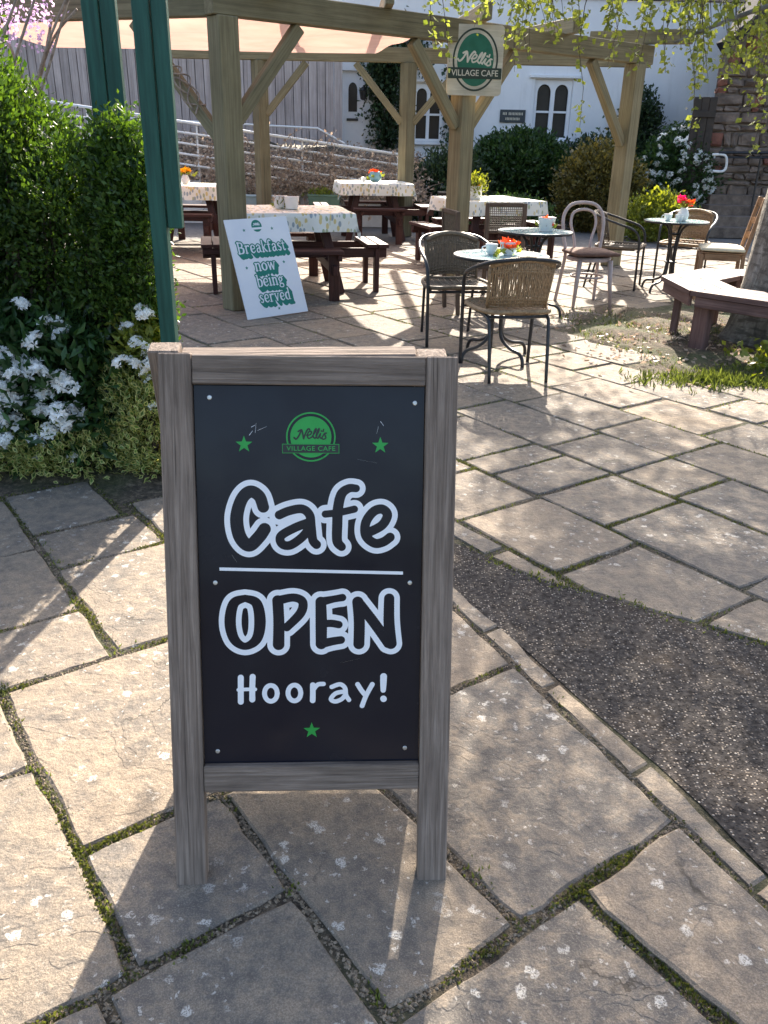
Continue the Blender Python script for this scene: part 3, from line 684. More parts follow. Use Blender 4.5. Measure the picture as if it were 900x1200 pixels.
# rear half of the board, hinged at the top and splayed back
RB = radians(14.5)
Mr = Matrix.Translation((0, .262*2+.055, 0)) @ Matrix.Rotation(pi, 4, 'Z') @ Matrix.Rotation(radians(.9), 4, 'Y') @ Matrix.Rotation(pi/2-RB, 4, 'X')
def rp(*a, **k): return inplane(*a, par=ab, M=Mr, **k)
rp(.222, -.002, .2790, 1.088, -.019, 0, .038, 'rear_stile', 'y'); rp(-.2755, -.002, -.2185, 1.072, -.019, 0, .038, 'rear_stile', 'y')
rp(-.2175, 1.02, .2210, 1.078, -.0195, 0, .036, 'rear_top_rail', 'x'); rp(-.2175, .20, .2210, .256, -.0195, 0, .036, 'rear_bottom_rail', 'x')
rp(-.2170, .257, .2205, 1.019, -.018, 0, .008, 'rear_panel', 'x', mat=panelM, bev=.0006)

scr = [[(-112, 921, .5), (-106, 929, .3)], [(-101, 926, .4), (-99, 943, .3)], [(-96, 930, .4), (-80, 937, .3)], [(-108, 936, .4), (-101, 940, .3)], [(128, 925, .3), (131, 938, .3)], [(135, 948, .4), (141, 940, .3)], [(92, 876, .25), (128, 869, .25)], [(-150, 690, .25), (-141, 676, .25)], [(60, 470, .25), (96, 478, .2)]]
for q in scr: art('scratch', [q], None, 0, white_vinyl if q[0][2] > .3 else screwM, panel, Matrix.Translation((-.002, -.63675, .0043)), .12)

# ------------------------------------------------------------------ pergola
PA, PB, PC, PD, PE = (-1.36, 7.55), (.70, 9.30), (2.85, 11.15), (-2.05, 14.30), (.22, 14.20)
ud = Vector((PC[0]-PA[0], PC[1]-PA[1], 0)).normalized(); vd = Vector((-ud.y, ud.x, 0))
perg = thing('pergola', 'heavy square-post timber pergola over the picnic tables', 'pergola', (0, 0, 0))
def post(p, h, w_=.185):
    M = Matrix.Translation((p[0], p[1], h/2)) @ Matrix(((0, ud.x, vd.x, 0), (0, ud.y, vd.y, 0), (1, 0, 0, 0), (0, 0, 0, 1)))
    return MB().box((0, 0, 0), (h, w_, w_), bev=.008).build('post', pergwood, perg, M)
zA, zC, zE = 2.275, 2.30, 2.49
for p, h in ((PA, zA-.002), (PB, zA+.01), (PC, zC-.002), (PD, zE-.002), (PE, zE-.002)): post(p, h)
def v3(p, z): return Vector((p[0], p[1], z))
a0 = v3(PA, zA+.10)-ud*.12; c0 = v3(PC, zC+.10)+ud*.25
beam('beam', a0, c0, .14, .2, pergwood, perg)
# beam from the near corner away to the left
beam('beam', v3(PA, zA+.10)-ud*.0+Vector((-.075, .05, 0)), v3(PA, zA+.10)+Vector((-3.0, 1.25, .02)), .12, .2, pergwood, perg)
beam('beam', v3(PD, zE+.10)+Vector((-1.8, .05, 0)), v3(PE, zE+.10)+Vector((3.6, -.1, 0)), .14, .2, pergwood, perg)
beam('beam', v3(PC, zC+.30)+Vector((-.35, .95, .05)), v3(PC, zC+.275)+Vector((.5, -.35, -.02)), .1, .15, pergwood, perg)
for t, ln in ((.55, 6.0), (1.7, 5.6), (2.9, 4.8), (4.2, 3.6)):      # rafters laid over the two long beams
    p = v3(PA, zA+.285)+ud*t; q = Vector((p.x-.25, p.y+ln*.97, zE+.30)); pn = p-(q-p).normalized()*.45
    beam('rafter', pn, q, .075, .15, pergwood, perg)
def brace(p, zt, d, run=.62, w_=.10):
    d = Vector(d).normalized(); b = Vector((p[0], p[1], zt-run-.12))+d*.09; t = Vector((p[0], p[1], zt-.02))+d*(run+.10)
    beam('brace', b, t, .09, w_, pergwood, perg)
brace(PA, zA, ud, .62); brace(PA, zA, (-.92, .39, 0), .75, .09)
brace(PB, zA, ud, .6); brace(PB, zA, -ud, .6)
brace(PC, zC, -ud, .75); brace(PE, zE, (-1, .04, 0), .7); brace(PE, zE, (1, -.03, 0), .7); brace(PD, zE, (1, -.04, 0), .62)
# shade sail
def sail():
    C4 = [Vector((-1.30, 7.72, 2.46)), Vector((.62, 9.35, 2.47)), Vector((-.25, 12.4, 2.46)), Vector((-4.6, 12.6, 2.44))]
    L4 = Vector((-4.2, 9.0, 2.45)); m = MB(); n = 20
    for i in range(n+1):
        for j in range(n+1):
            u, v = i/n, j/n; left = C4[0].lerp(C4[3], v) if v < 0 else (C4[0].lerp(L4, v*2) if v < .5 else L4.lerp(C4[3], v*2-1)); right = C4[1].lerp(C4[2], v)
            p = left.lerp(right, u); e = (u*(1-u)*v*(1-v))*16
            p.z -= .10*e+.018*sin(u*23)*sin(pi*v)+.012*sin(v*17+u*4); m.v.append(tuple(p))
    for i in range(n):
        for j in range(n): a = i*(n+1)+j; m.f.append((a, a+1, a+n+2, a+n+1))
    return m
tag(sail().build('shade_sail', sailM, smooth=True), 'salmon pink fabric shade sail stretched under the pergola beams', 'shade sail')
# vine winding about the corner brace
vine = thing('climbing_vine', 'bare twisting vine stems winding on the corner post brace', 'plant', (-1.5, 7.7, 0))
for k in range(4):
    pts = []
    for i in range(9):
        t = i/8; x = -1.60-.55*t+.05*sin(i*1.9+k*2); z = 1.62+.74*t+.05*cos(i*2.1+k); y = 7.60+.24*t+.07*sin(i*2.4+k*1.7)
        pts.append((x+1.5, y-7.7, z))
    pts = [tuple(q) for q in cr(pts, 6)]; n = len(pts)
    MB().tube(pts, [.008-.005*i/n for i in range(n)], 6).build('stem', deadM, vine, smooth=True)
# ------------------------------------------------------------------ hanging oval sign on the middle post
os_ = thing('cafe_sign', 'cream board with green oval Village Cafe emblem on pergola post', 'sign', (.785, 9.165, 2.135), radians(4))
Mo = Matrix.Rotation(pi/2, 4, 'X')
brd = fill('board', [[(x+(.035 if abs(x) < 0 else 0), y) for x, y in
    [(-.27+.04*(1-cos(a)), -.305+.04*(1-sin(a))) for a in np.linspace(0, pi/2, 5)]+[(.27-.04*(1-sin(a)), -.305+.04*(1-cos(a))) for a in np.linspace(0, pi/2, 5)]+
    [(.27-.04*(1-cos(a)), .305-.04*(1-sin(a))) for a in np.linspace(0, pi/2, 5)]+[(-.27+.04*(1-sin(a)), .305-.04*(1-cos(a))) for a in np.linspace(0, pi/2, 5)]]], signboard, os_, Mo, .011)
def lay(z): return Matrix.Translation((0, .0, z))
fill('oval_line', [disc_loop(.0, .005, .222, .272, 64), disc_loop(0, .005, .205, .255, 64)], darkline, brd, lay(.0125))
fill('oval_field', [disc_loop(0, .005, .178, .228, 64)], deep_green, brd, lay(.0125))
NS = [[(x*2.15, 25+y*2.0, r*2.3) for x, y, r in s] for s in nellis(0, 0, .9)]
for s in (NS,): art('script', s, None, 0, cream_print, brd, Matrix.Translation((0, 0, .0135)) @ Matrix.Rotation(radians(-7), 4, 'Z') @ Matrix.Scale(1.0, 4), 1.0)
fill('banner', [rect_loop(-.262, -.158, .262, -.062)], darkline, brd, lay(.0165))
text('banner_text', 'VILLAGE CAFE', .075, cream_print, brd, Matrix.Translation((0, -.11, .0175)), .0004, 1.0, width=.46)

# ------------------------------------------------------------------ breakfast board leaning on the corner post
BF0 = Vector((-1.185, 7.06, 0)); BF1 = Vector((-.70, 7.46, 0))
bf = thing('breakfast_board', 'white leaning board with green Breakfast now being served print', 'sign', BF0, atan2(BF1.y-BF0.y, BF1.x-BF0.x))
BW, BH = .61, .83; lb = radians(21)
Mb = Matrix.Rotation(radians(-1.2), 4, 'Y') @ Matrix.Rotation(pi/2-lb, 4, 'X')
bpan = MB().box((BW/2, BH/2, 0), (BW, BH, .012), bev=.001).build('board', board_white, bf, Mb)
GL = {  # slab-serif strokes on a unit em, (x, y, r)
 'B': (.72, [[(.12, 0, .09), (.12, .7, .09)], [(.12, .68, .06), (.42, .66, .07), (.5, .53, .09), (.4, .39, .06), (.12, .37, .06)], [(.3, .37, .06), (.55, .3, .09), (.52, .08, .1), (.34, .01, .06), (.05, .02, .06)], [(.02, .02, .05), (.2, .02, .05)], [(.02, .68, .05), (.2, .68, .05)]]),
 'r': (.52, [[(.12, 0, .08), (.12, .46, .08)], [(.12, .32, .06), (.26, .46, .07), (.40, .44, .09)], [(.0, .01, .04), (.26, .01, .04)], [(.01, .46, .04), (.1, .46, .04)]]),
 'e': (.56, [[(.08, .24, .06), (.42, .26, .05), (.40, .42, .07), (.24, .48, .06), (.09, .34, .09), (.11, .1, .09), (.28, .0, .06), (.46, .1, .05)]]),
 'a': (.58, [[(.10, .38, .07), (.24, .47, .06), (.38, .38, .08), (.39, .1, .08), (.5, .01, .05)], [(.36, .28, .05), (.14, .22, .07), (.1, .06, .08), (.24, .0, .06), (.37, .1, .05)]]),
 'k': (.60, [[(.12, 0, .08), (.12, .72, .08)], [(.14, .22, .05), (.42, .46, .06)], [(.24, .28, .06), (.34, .12, .08), (.48, .01, .07)], [(0, .01, .04), (.24, .01, .04)]]),
 'f': (.42, [[(.14, 0, .08), (.14, .5, .08), (.22, .7, .07), (.38, .68, .07)], [(0, .44, .05), (.3, .44, .05)], [(.02, .01, .04), (.28, .01, .04)]]),
 's': (.48, [[(.36, .4, .05), (.22, .48, .06), (.09, .38, .08), (.2, .26, .08), (.34, .16, .08), (.26, .01, .07), (.06, .06, .05)]]),
 't': (.40, [[(.14, .62, .06), (.14, .12, .08), (.22, .0, .06), (.34, .06, .05)], [(0, .44, .05), (.3, .44, .05)]]),
 'n': (.62, [[(.12, 0, .08), (.12, .46, .08)], [(.12, .34, .06), (.26, .46, .06), (.42, .40, .08), (.44, .0, .08)], [(.0, .01, .04), (.22, .01, .04)], [(.34, .01, .04), (.55, .01, .04)], [(.01, .46, .04), (.1, .46, .04)]]),
 'o': (.58, [[(.26, .48, .05), (.08, .34, .09), (.08, .12, .09), (.26, 0, .05), (.44, .12, .09), (.44, .34, .09), (.26, .48, .05)]]),
 'w': (.82, [[(.08, .46, .07), (.2, .02, .08)], [(.2, .02, .06), (.36, .44, .07)], [(.36, .44, .07), (.50, .02, .08)], [(.5, .02, .06), (.66, .46, .05)], [(.0, .47, .04), (.16, .47, .04)], [(.58, .47, .04), (.74, .47, .04)]]),
 'b': (.60, [[(.12, 0, .08), (.12, .72, .08)], [(.12, .38, .05), (.3, .47, .06), (.46, .34, .09), (.44, .1, .09), (.28, .0, .05), (.12, .06, .05)], [(.01, .72, .04), (.1, .72, .04)]]),
 'i': (.32, [[(.13, 0, .08), (.13, .46, .08)], [(.13, .66, .09), (.13, .67, .09)], [(.0, .01, .04), (.26, .01, .04)], [(.01, .46, .04), (.1, .46, .04)]]),
 'g': (.56, [[(.24, .48, .05), (.09, .34, .08), (.22, .18, .05), (.38, .32, .08), (.24, .48, .05)], [(.36, .44, .05), (.5, .47, .05)], [(.14, .18, .05), (.12, .08, .06), (.4, .02, .07), (.42, -.14, .06), (.2, -.18, .05), (.06, -.1, .06), (.14, .02, .05)]]),
 'v': (.56, [[(.08, .46, .07), (.24, .02, .08)], [(.24, .02, .07), (.42, .46, .05)], [(.0, .47, .04), (.18, .47, .04)], [(.34, .47, .04), (.5, .47, .04)]]),
 'd': (.62, [[(.42, .04, .08), (.42, .72, .08)], [(.42, .38, .05), (.26, .47, .06), (.09, .34, .09), (.1, .1, .09), (.26, .0, .05), (.42, .08, .05)], [(.3, .72, .04), (.4, .72, .04)], [(.44, .01, .04), (.54, .01, .04)]])}
def word(wd, cx, cy, h, wmax=None):
    x = 0; out = []
    for ch in wd:
        adv, st = GL[ch]
        out += [[(px+x, py, r*.95) for px, py, r in s] for s in st]; x += adv
    k = h/.72; kx = (wmax/(x-.06)) if wmax else k
    return [[(cx+(px-(x-.06)/2)*kx, cy+(py-.3)*k, r*min(k, kx)) for px, py, r in s] for s in out]
allw = []
for wd, cx, cy, h, wm in (('Breakfast', 296, 585, 96, 470), ('now', 288, 432, 96, 205), ('being', 300, 300, 96, 262), ('served', 312, 165, 96, 310)): allw += word(wd, cx, cy, h, wm)
art('printed_words', allw, -1, 8, teal_print, bpan, Matrix.Translation((0, 0, .0066)), 1.2, .001, sweep=(24, -36))['kind'] = 'stuff'
for x, y, r in ((.165, .735, .016), (.44, .735, .016), (.105, .425, .016), (.48, .445, .016), (.325, .06, .016)): fill('star', [star_loop(x, y, r)], teal_print, bpan, Matrix.Translation((0, 0, .0066)))
fill('emblem_disc', [disc_loop(.295, .765, .05)], teal_print, bpan, Matrix.Translation((0, 0, .0066)))
fill('emblem_band', [rect_loop(.237, .735, .353, .752)], board_white, bpan, Matrix.Translation((0, 0, .0072)))
art('emblem_script', nellis(.295*1000, 779, .38), None, .4, board_white, bpan, Matrix.Translation((0, 0, .0072)), .4)

# ------------------------------------------------------------------ green painted timber archway by the hedge
ga = thing('green_archway', 'tall dark green painted timber archway posts beside the hedge', 'archway', (-.9, 3.43, 0))
def gbox(n_, x0, x1, y0, y1, z0, z1): return beam(n_, ((x0+x1)/2+.9, (y0+y1)/2-3.43, z0), ((x0+x1)/2+.9, (y0+y1)/2-3.43, z1), y1-y0, x1-x0, greenpaint, ga, up=(1, 0, 0), bev=.004)
gbox('post', -.934, -.873, 3.40, 3.46, 0, 2.35); gbox('side_board', -.870, -.813, 3.412, 3.452, 1.072, 2.35)
gbox('post', -1.285, -1.217, 3.93, 3.99, 0, 2.35); gbox('side_board', -1.214, -1.148, 3.94, 3.98, .62, 2.35)
beam('crossbar', (-.35, 0, 2.39), (.15, 0, 2.39), .08, .08, greenpaint, ga); beam('crossbar', (-.60, .53, 2.39), (.0, .53, 2.39), .08, .08, greenpaint, ga)

# ------------------------------------------------------------------ picnic tables with four benches
def make_picnic(label, loc, rz, zs=1.0):
    t = thing('picnic_table', label, 'picnic table', loc, rz, 'square red-brown picnic tables')
    def b(n_, p0, p1, wy, wz, up=(0, 0, 1)):
        return beam(n_, (p0[0], p0[1], p0[2]*zs), (p1[0], p1[1], p1[2]*zs), wy, wz, picwood, t, up, .005)
    for i in range(6): y = -.425+i*.17; b('tabletop_board', (-.51, y, .74), (.51, y, .74), .158, .036)
    for x in (-.36, .36): b('batten', (x, -.48, .700), (x, .48, .700), .05, .042)
    for sx in (-1, 1):
        for sy in (-1, 1): b('table_leg', (sx*.26, sy*.30, .679), (sx*.42, sy*.40, 0), .06, .09, (1, 0, 0))
    for y in (-.30, .30): b('cross_rail', (-.90, y, .385), (.90, y, .385), .045, .09)
    for x in (-.30, .30): b('cross_rail', (x, -.90, .29), (x, .90, .29), .045, .09)
    for k in range(4):
        R = Matrix.Rotation(k*pi/2, 4, 'Z')
        def bb(n_, p0, p1, wy, wz, up=(0, 0, 1)):
            p0 = R @ Vector((p0[0], p0[1], p0[2]*zs)); p1 = R @ Vector((p1[0], p1[1], p1[2]*zs)); return beam(n_, p0, p1, wy, wz, picwood, t, R @ Vector(up), .005)
        for y in (-.86, -.745): bb('bench_board', (-.38, y, .452), (.38, y, .452), .105, .036)
        for x in (-.30, .30):
            bb('bench_leg', (x, -.80, .432), (x, -.80, 0), .10, .045, (0, 1, 0)); bb('bench_bearer', (x*1.0+.045, -.90, .405), (x+.045, -.68, .405), .04, .055)
    return t
def make_cloth(label, loc, rz, half=.545, drop=.17, seed=0):
    m = MB(); n = 34; r_ = random.Random(seed); ph = [r_.random()*6 for _ in range(4)]
    for i in range(n+1):
        for j in range(n+1):
            ext = half+drop; u = -ext+2*ext*i/n; v = -ext+2*ext*j/n
            ou, ov = max(0, abs(u)-half), max(0, abs(v)-half); x = max(-half, min(half, u)); y = max(-half, min(half, v)); sx = 1 if u > 0 else -1; sy = 1 if v > 0 else -1
            dn = sqrt(ou*ou+ov*ov) if ou and ov else ou+ov
            wv = .022*sin(v*15+ph[0])+.012*sin(v*29+ph[1]) if ou else .022*sin(u*16+ph[2])+.012*sin(u*31+ph[3])
            k = min(1, dn/drop)
            fl = .035 if (ou and ov) else .012
            m.v.append((x+sx*(ou > 0)*(fl+wv)*k+.004*sin(v*9), y+sy*(ov > 0)*(fl+wv)*k, -dn*.97+.004*sin(u*11+v*7)*(dn == 0)+.004))
    for i in range(n):
        for j in range(n): a = i*(n+1)+j; m.f.append((a, a+n+1, a+n+2, a+1))
    o = m.build('tablecloth', clothM, None, None, True); o.location = loc; o.rotation_euler = (0, 0, rz)
    return tag(o, label, 'tablecloth', 'printed tablecloths on the picnic tables')
for (x, y, rz, zs, tl, cl, sd_) in (
    (-.98, 8.78, radians(12), 1.0, 'red-brown picnic table directly behind the breakfast board', 'leaf-print tablecloth on the picnic table behind the breakfast board', 1),
    (-2.75, 12.2, radians(4), 1.05, 'red-brown picnic table seen between green archway and corner post', 'leaf-print tablecloth beside the green archway carrying yellow flowers', 2),
    (-.28, 13.7, radians(8), 1.08, 'red-brown picnic table farthest back, in front of low white wall', 'leaf-print tablecloth on farthest picnic table carrying the blue pot', 3),
    (1.22, 11.25, radians(20), 1.0, 'red-brown picnic table behind the pergola post with oval sign', 'pale tablecloth on picnic table behind the oval sign post', 4)):
    make_picnic(tl, (x, y, 0), rz, zs); make_cloth(cl, (x, y, .764*zs), rz, seed=sd_)

# ------------------------------------------------------------------ bistro tables and chairs
def make_bistro(label, loc, rz, r=.325):
    t = thing('bistro_table', label, 'table', loc, rz, 'round mosaic bistro tables')
    MB().lathe([(r-.012, .703), (r-.008, .7115), (.002, .7117)], 48).build('table_top', mosaicM, t, smooth=False)
    MB().lathe([(r-.02, .690), (r, .692), (r+.004, .704), (r, .712), (r-.007, .7122), (r-.0072, .704)], 48).build('rim', blacksteel, t, smooth=True)
    for k in range(4):
        a = k*pi/2+.4; d = np.array([cos(a), sin(a)])
        pts = [(*(d*.15), .69), (*(d*.075), .62), (*(d*.045), .45), (*(d*.045), .25), (*(d*.07), .15), (*(d*.16), .10), (*(d*.25), .085), (*(d*.29), .05), (*(d*.30), 0)]
        MB().tube([tuple(q) for q in cr(pts, 5)], .0125, 8).build('leg', blacksteel, t, smooth=True)
    for z in (.30, .58): MB().lathe([(.060, z-.008), (.068, z), (.060, z+.008)], 16).build('collar', blacksteel, t)
    return t
make_bistro('round teal mosaic bistro table nearest the camera', (.76, 5.90, 0), .2)
make_bistro('round teal mosaic bistro table left of the pink bentwood chair', (1.27, 7.68, 0), .7)
make_bistro('round mosaic bistro table beside the cream-cushioned wooden chair', (2.97, 9.15, 0), .3)

def make_rattan(label, loc, rz, mat=rattan):
    t = thing('rattan_chair', label, 'chair', loc, rz, 'woven rattan bistro chairs')   # faces local +Y
    hoop = [(-.245, .25, 0), (-.25, .245, .30), (-.255, .235, .52), (-.265, .17, .615), (-.275, .02, .665), (-.255, -.15, .715), (-.18, -.255, .75), (0, -.285, .765)]
    full = hoop+[(-x, y, z) for x, y, z in hoop[-2::-1]]
    MB().tube([tuple(q) for q in cr(full, 5)], .0125, 8).build('arm_frame', blacksteel, t, smooth=True)
    for s in (-1, 1):
        MB().tube([tuple(q) for q in cr([(s*.225, .20, .415), (s*.215, .0, .41), (s*.20, -.17, .40), (s*.195, -.225, .33), (s*.19, -.29, 0)], 5)], .0115, 8).build('rear_leg', blacksteel, t, smooth=True)
    MB().tube([(-.25, .23, .40), (.25, .23, .40)], .010, 8).build('front_stretcher', blacksteel, t)
    MB().tube([tuple(q) for q in cr([(-.20, -.17, .40), (0, -.2, .40), (.20, -.17, .40)], 5)], .010, 8).build('rear_stretcher', blacksteel, t)
    # woven seat: rim and strips
    sb = MB()
    def half_w(y): return .225-.03*max(0, -y/.2)
    for i in range(15):
        y = .225-i*.030; wz = half_w(y); z = .432-.012*(1-(y/.25)**2)
        sb.tube([(-wz, y, z+.004*(i % 2)), (-wz*.5, y, z-.008+.005*((i+1) % 2)), (0, y, z-.010+.005*(i % 2)), (wz*.5, y, z-.008+.005*((i+1) % 2)), (wz, y, z+.004*(i % 2))], .0105, 5)
    for i in range(9):
        x = -.2+i*.05; sb.tube([(x, .225, .428), (x, 0, .418), (x, -.195, .428)], .009, 5)
    tag(sb.build('seat_weave', mat, t, smooth=True), kind='stuff')
    MB().tube([tuple(q) for q in cr([(-.235, .22, .432), (0, .25, .436), (.235, .22, .432), (.205, -.18, .434), (0, -.205, .436), (-.205, -.18, .434)], 6, True)], .015, 7).build('seat_rim', mat, t, smooth=True)
    # woven back: uprights laced over curved rails
    def arc(a, z):   # a in -1..1 across the back, following the hoop
        k = (z-.43)/.33; x = a*(.185+.02*k); return np.array([x, -(.20+.078*k)+.07*a*a, z])
    bw = MB(); n = 31
    for i in range(n):
        a = -1+2*i/(n-1); bw.tube([tuple(arc(a, z)+np.array([0, .004*(-1)**(i+j), 0])) for j, z in enumerate((.47, .53, .59, .65, .70, .755-.045*a*a))], .0064, 5)
    for z in (.475, .495, .515, .535, .69, .705):
        bw.tube([tuple(arc(a, z-.02*a*a)) for a in np.linspace(-1, 1, 9)], .0065, 5)
    tag(bw.build('back_weave', mat, t, smooth=True), kind='stuff')
    for s in (-1, 1): MB().tube([tuple(arc(s*1.02, z)) for z in (.45, .55, .65, .715)], .011, 6).build('back_edge', mat, t, smooth=True)
    MB().tube([tuple(arc(a, .762-.045*a*a)+np.array([0, 0, .002])) for a in np.linspace(-1, 1, 11)], .0185, 8).build('back_wrap', mat, t, smooth=True)
    return t
make_rattan('tan rattan chair with its back to the camera at nearest bistro table', (.79, 5.52, 0), radians(10))
make_rattan('brown rattan chair left of and behind the nearest bistro table', (.50, 6.48, 0), radians(188), rattan_d)
make_rattan('rattan armchair seen side-on between pink chair and far bistro table', (2.46, 9.38, 0), radians(-112), rattan_d)
make_rattan('tan rattan chair behind the bistro table beside cream-cushioned chair', (3.32, 9.78, 0), radians(150))

# bentwood chair
def make_bentwood(loc, rz):
    t = thing('bentwood_chair', 'pale pink bentwood chair with double hoop back', 'chair', loc, rz)  # faces +Y
    def bar(n_, pts, r, k=6): return MB().tube([tuple(q) for q in cr(pts, k)], r, 8).build(n_, lilacpaint, t, smooth=True)
    hp = [(-.20, -.24, 0), (-.185, -.20, .22), (-.17, -.17, .45), (-.195, -.20, .62), (-.20, -.235, .78), (-.13, -.26, .885), (0, -.265, .91)]
    bar('outer_hoop', hp+[(-x, y, z) for x, y, z in hp[-2::-1]], .0165)
    ih = [(-.075, -.175, .45), (-.085, -.195, .58), (-.125, -.22, .72), (-.10, -.24, .82), (0, -.245, .85)]
    bar('inner_hoop', ih+[(-x, y, z) for x, y, z in ih[-2::-1]], .0135)
    for s in (-1, 1):
        MB().tube([(s*.15, .16, .43), (s*.165, .175, .22), (s*.185, .20, 0)], [.024, .020, .014], 10).build('front_leg', lilacpaint, t, smooth=True)
    bar('leg_ring', [(.15*cos(a), .0+.16*sin(a), .27) for a in np.linspace(0, 2*pi, 13)], .010, 3)
    MB().lathe([(.19, .415), (.205, .42), (.207, .44), (.195, .452), (.0, .452)], 36).build('seat', lilacpaint, t)
    return t
make_bentwood((1.88, 8.18, 0), radians(190))
def make_pad(name, label, cat, loc, rz, w_, d_, h_, mat, puff=.012):
    bm = bmesh.new(); bmesh.ops.create_cube(bm, size=1)
    bmesh.ops.subdivide_edges(bm, edges=list(bm.edges), cuts=7, use_grid_fill=True)
    for v in bm.verts:
        x, y, z = v.co; k = (1-(2*x)**4)*(1-(2*y)**4); q = max(abs(2*x), abs(2*y)); sh = 1-.05*max(0, abs(4*x*y)-.5)
        v.co = Vector((x*w_*sh*(1+.03*(1-(2*z)**2)), y*d_*sh*(1+.03*(1-(2*z)**2)), z*h_*(.55+.45*k)+puff*k*(z > 0)+.003*sin(x*19)*sin(y*23)))
    me = bpy.data.meshes.new(name); bm.to_mesh(me); bm.free(); o = link(name, me, mat, None, None, True); o.location = loc; o.rotation_euler = (0, 0, rz); return tag(o, label, cat)
make_pad('seat_cushion', 'square brown seat cushion on the pink bentwood chair', 'cushion', (1.885, 8.155, .487), radians(190), .42, .40, .05, browncush)

# ladder-back chair
LBX, LBY, LBR = 3.33, 8.75, radians(75)
t = thing('ladder_back_chair', 'pale wooden ladder-back chair standing behind the tree bench', 'chair', (LBX, LBY, 0), LBR)  # faces +Y
for s in (-1, 1):
    beam('front_leg', (s*.19, .19, 0), (s*.19, .19, .445), .042, .042, chairwood, t, (0, 1, 0)); beam('back_leg', (s*.18, -.21, 0), (s*.18, -.20, .45), .042, .036, chairwood, t, (0, 1, 0))
    beam('back_post', (s*.18, -.20, .45), (s*.18, -.30, .98), .042, .036, chairwood, t, (0, 1, 0)); beam('seat_rail', (s*.19, -.17, .42), (s*.19, .165, .42), .022, .06, chairwood, t)
beam('seat_rail', (-.165, .19, .42), (.165, .19, .42), .022, .06, chairwood, t); beam('seat_rail', (-.155, -.205, .42), (.155, -.205, .42), .022, .06, chairwood, t)
beam('seat', (-.2, 0, .458), (.2, 0, .458), .39, .014, chairwood, t)
for z in (.62, .76, .93):
    y = -.20-.10*(z-.45)/.53
    m = MB(); pts = [(x, y-.03*(1-(x/.16)**2)) for x in np.linspace(-.16, .16, 9)]; hh = .03 if z < .9 else .038
    vs = []; 
    for x, yy in pts: vs += [(x, yy-.008, z-hh), (x, yy+.008, z-hh), (x, yy+.008, z+hh*(1.0+.25*(1-(x/.16)**2))), (x, yy-.008, z+hh*(1.0+.25*(1-(x/.16)**2)))]
    fs = [(4*i+a, 4*i+(a+1) % 4, 4*i+4+(a+1) % 4, 4*i+4+a) for i in range(8) for a in range(4)]+[(0, 3, 2, 1), (32, 33, 34, 35)]
    m.add(vs, fs); m.build('back_slat', chairwood, t)
make_pad('seat_cushion', 'cream seat cushion on the ladder-back wooden chair', 'cushion', (LBX, LBY, .492), LBR, .42, .41, .05, creamcush)

# cane-backed wooden chairs at the second bistro table
def make_cane(label, loc, rz, lean=.1):
    t = thing('cane_chair', label, 'chair', loc, rz, 'dark wooden chairs with cane backs')
    for s in (-1, 1):
        beam('front_leg', (s*.2, .2, 0), (s*.2, .19, .44), .036, .036, oldwood, t, (0, 1, 0)); beam('back_post', (s*.19, -.24, 0), (s*.19, -.19-lean, .87), .04, .034, oldwood, t, (0, 1, 0)); beam('seat_rail', (s*.19, -.18, .42), (s*.2, .17, .42), .02, .055, oldwood, t)
    yy = lambda z: -.24+(.05-lean)*z/.87
    for z, h in ((.855, .04), (.50, .035), (.60, .03)): beam('back_rail', (-.17, yy(z), z), (.17, yy(z), z), .022, h, oldwood, t)
    m = MB()
    for i in range(17): x = -.16+i*.02; m.tube([(x, yy(.62), .615), (x+.0, yy(.84), .84)], .0048, 4)
    for i in range(11): z = .625+i*.021; m.tube([(-.168, yy(z)+.003, z), (.168, yy(z)+.003, z)], .0048, 4)
    tag(m.build('cane_back', rattan_d, t), kind='stuff')
    for i in range(6): beam('seat_slat', (-.2, -.17+i*.068, .455), (.2, -.17+i*.068, .455), .06, .014, oldwood, t)
    beam('front_rail', (-.18, .195, .42), (.18, .195, .42), .02, .055, oldwood, t)
    return t
make_cane('cane-backed wooden chair standing behind the middle bistro table', (1.18, 8.45, 0), radians(188), .1)
make_cane('cane-backed wooden chair seen edge-on left of middle bistro table', (.80, 7.75, 0), radians(-75), .1)

# ------------------------------------------------------------------ crockery and flowers
def flower_bits(parent, mat, loc, n, r, size, h=.06, name='blossom', green=True):
    P, D = [], []
    for i in range(n):
        a = RNG.random()*2*pi; q = r*sqrt(RNG.random()); c = np.array([loc[0]+q*cos(a), loc[1]+q*sin(a), loc[2]+h*(.5+.7*RNG.random())])
        for k in range(7): b = 2*pi*k/7; P.append(c); D.append([cos(b), sin(b), .7+.4*RNG.random()])
        for k in range(4): P.append(c+np.array([0, 0, .003])); D.append(unit(1)[0]+np.array([0, 0, 1]))
    o = leaves(name, P, D, size*(.8+.4*RNG.random(len(P))), mat, parent, .6)
    if green:
        Pg = np.array([[loc[0]+r*1.1*RNG.normal()*.6, loc[1]+r*1.1*RNG.normal()*.6, loc[2]-.005+h*.6*RNG.random()] for _ in range(n*4)])
        leaves('flower_leaves', Pg, unit(len(Pg))+np.array([0, 0, .6]), size*1.4, lf_yellow, parent, .55)
    return o
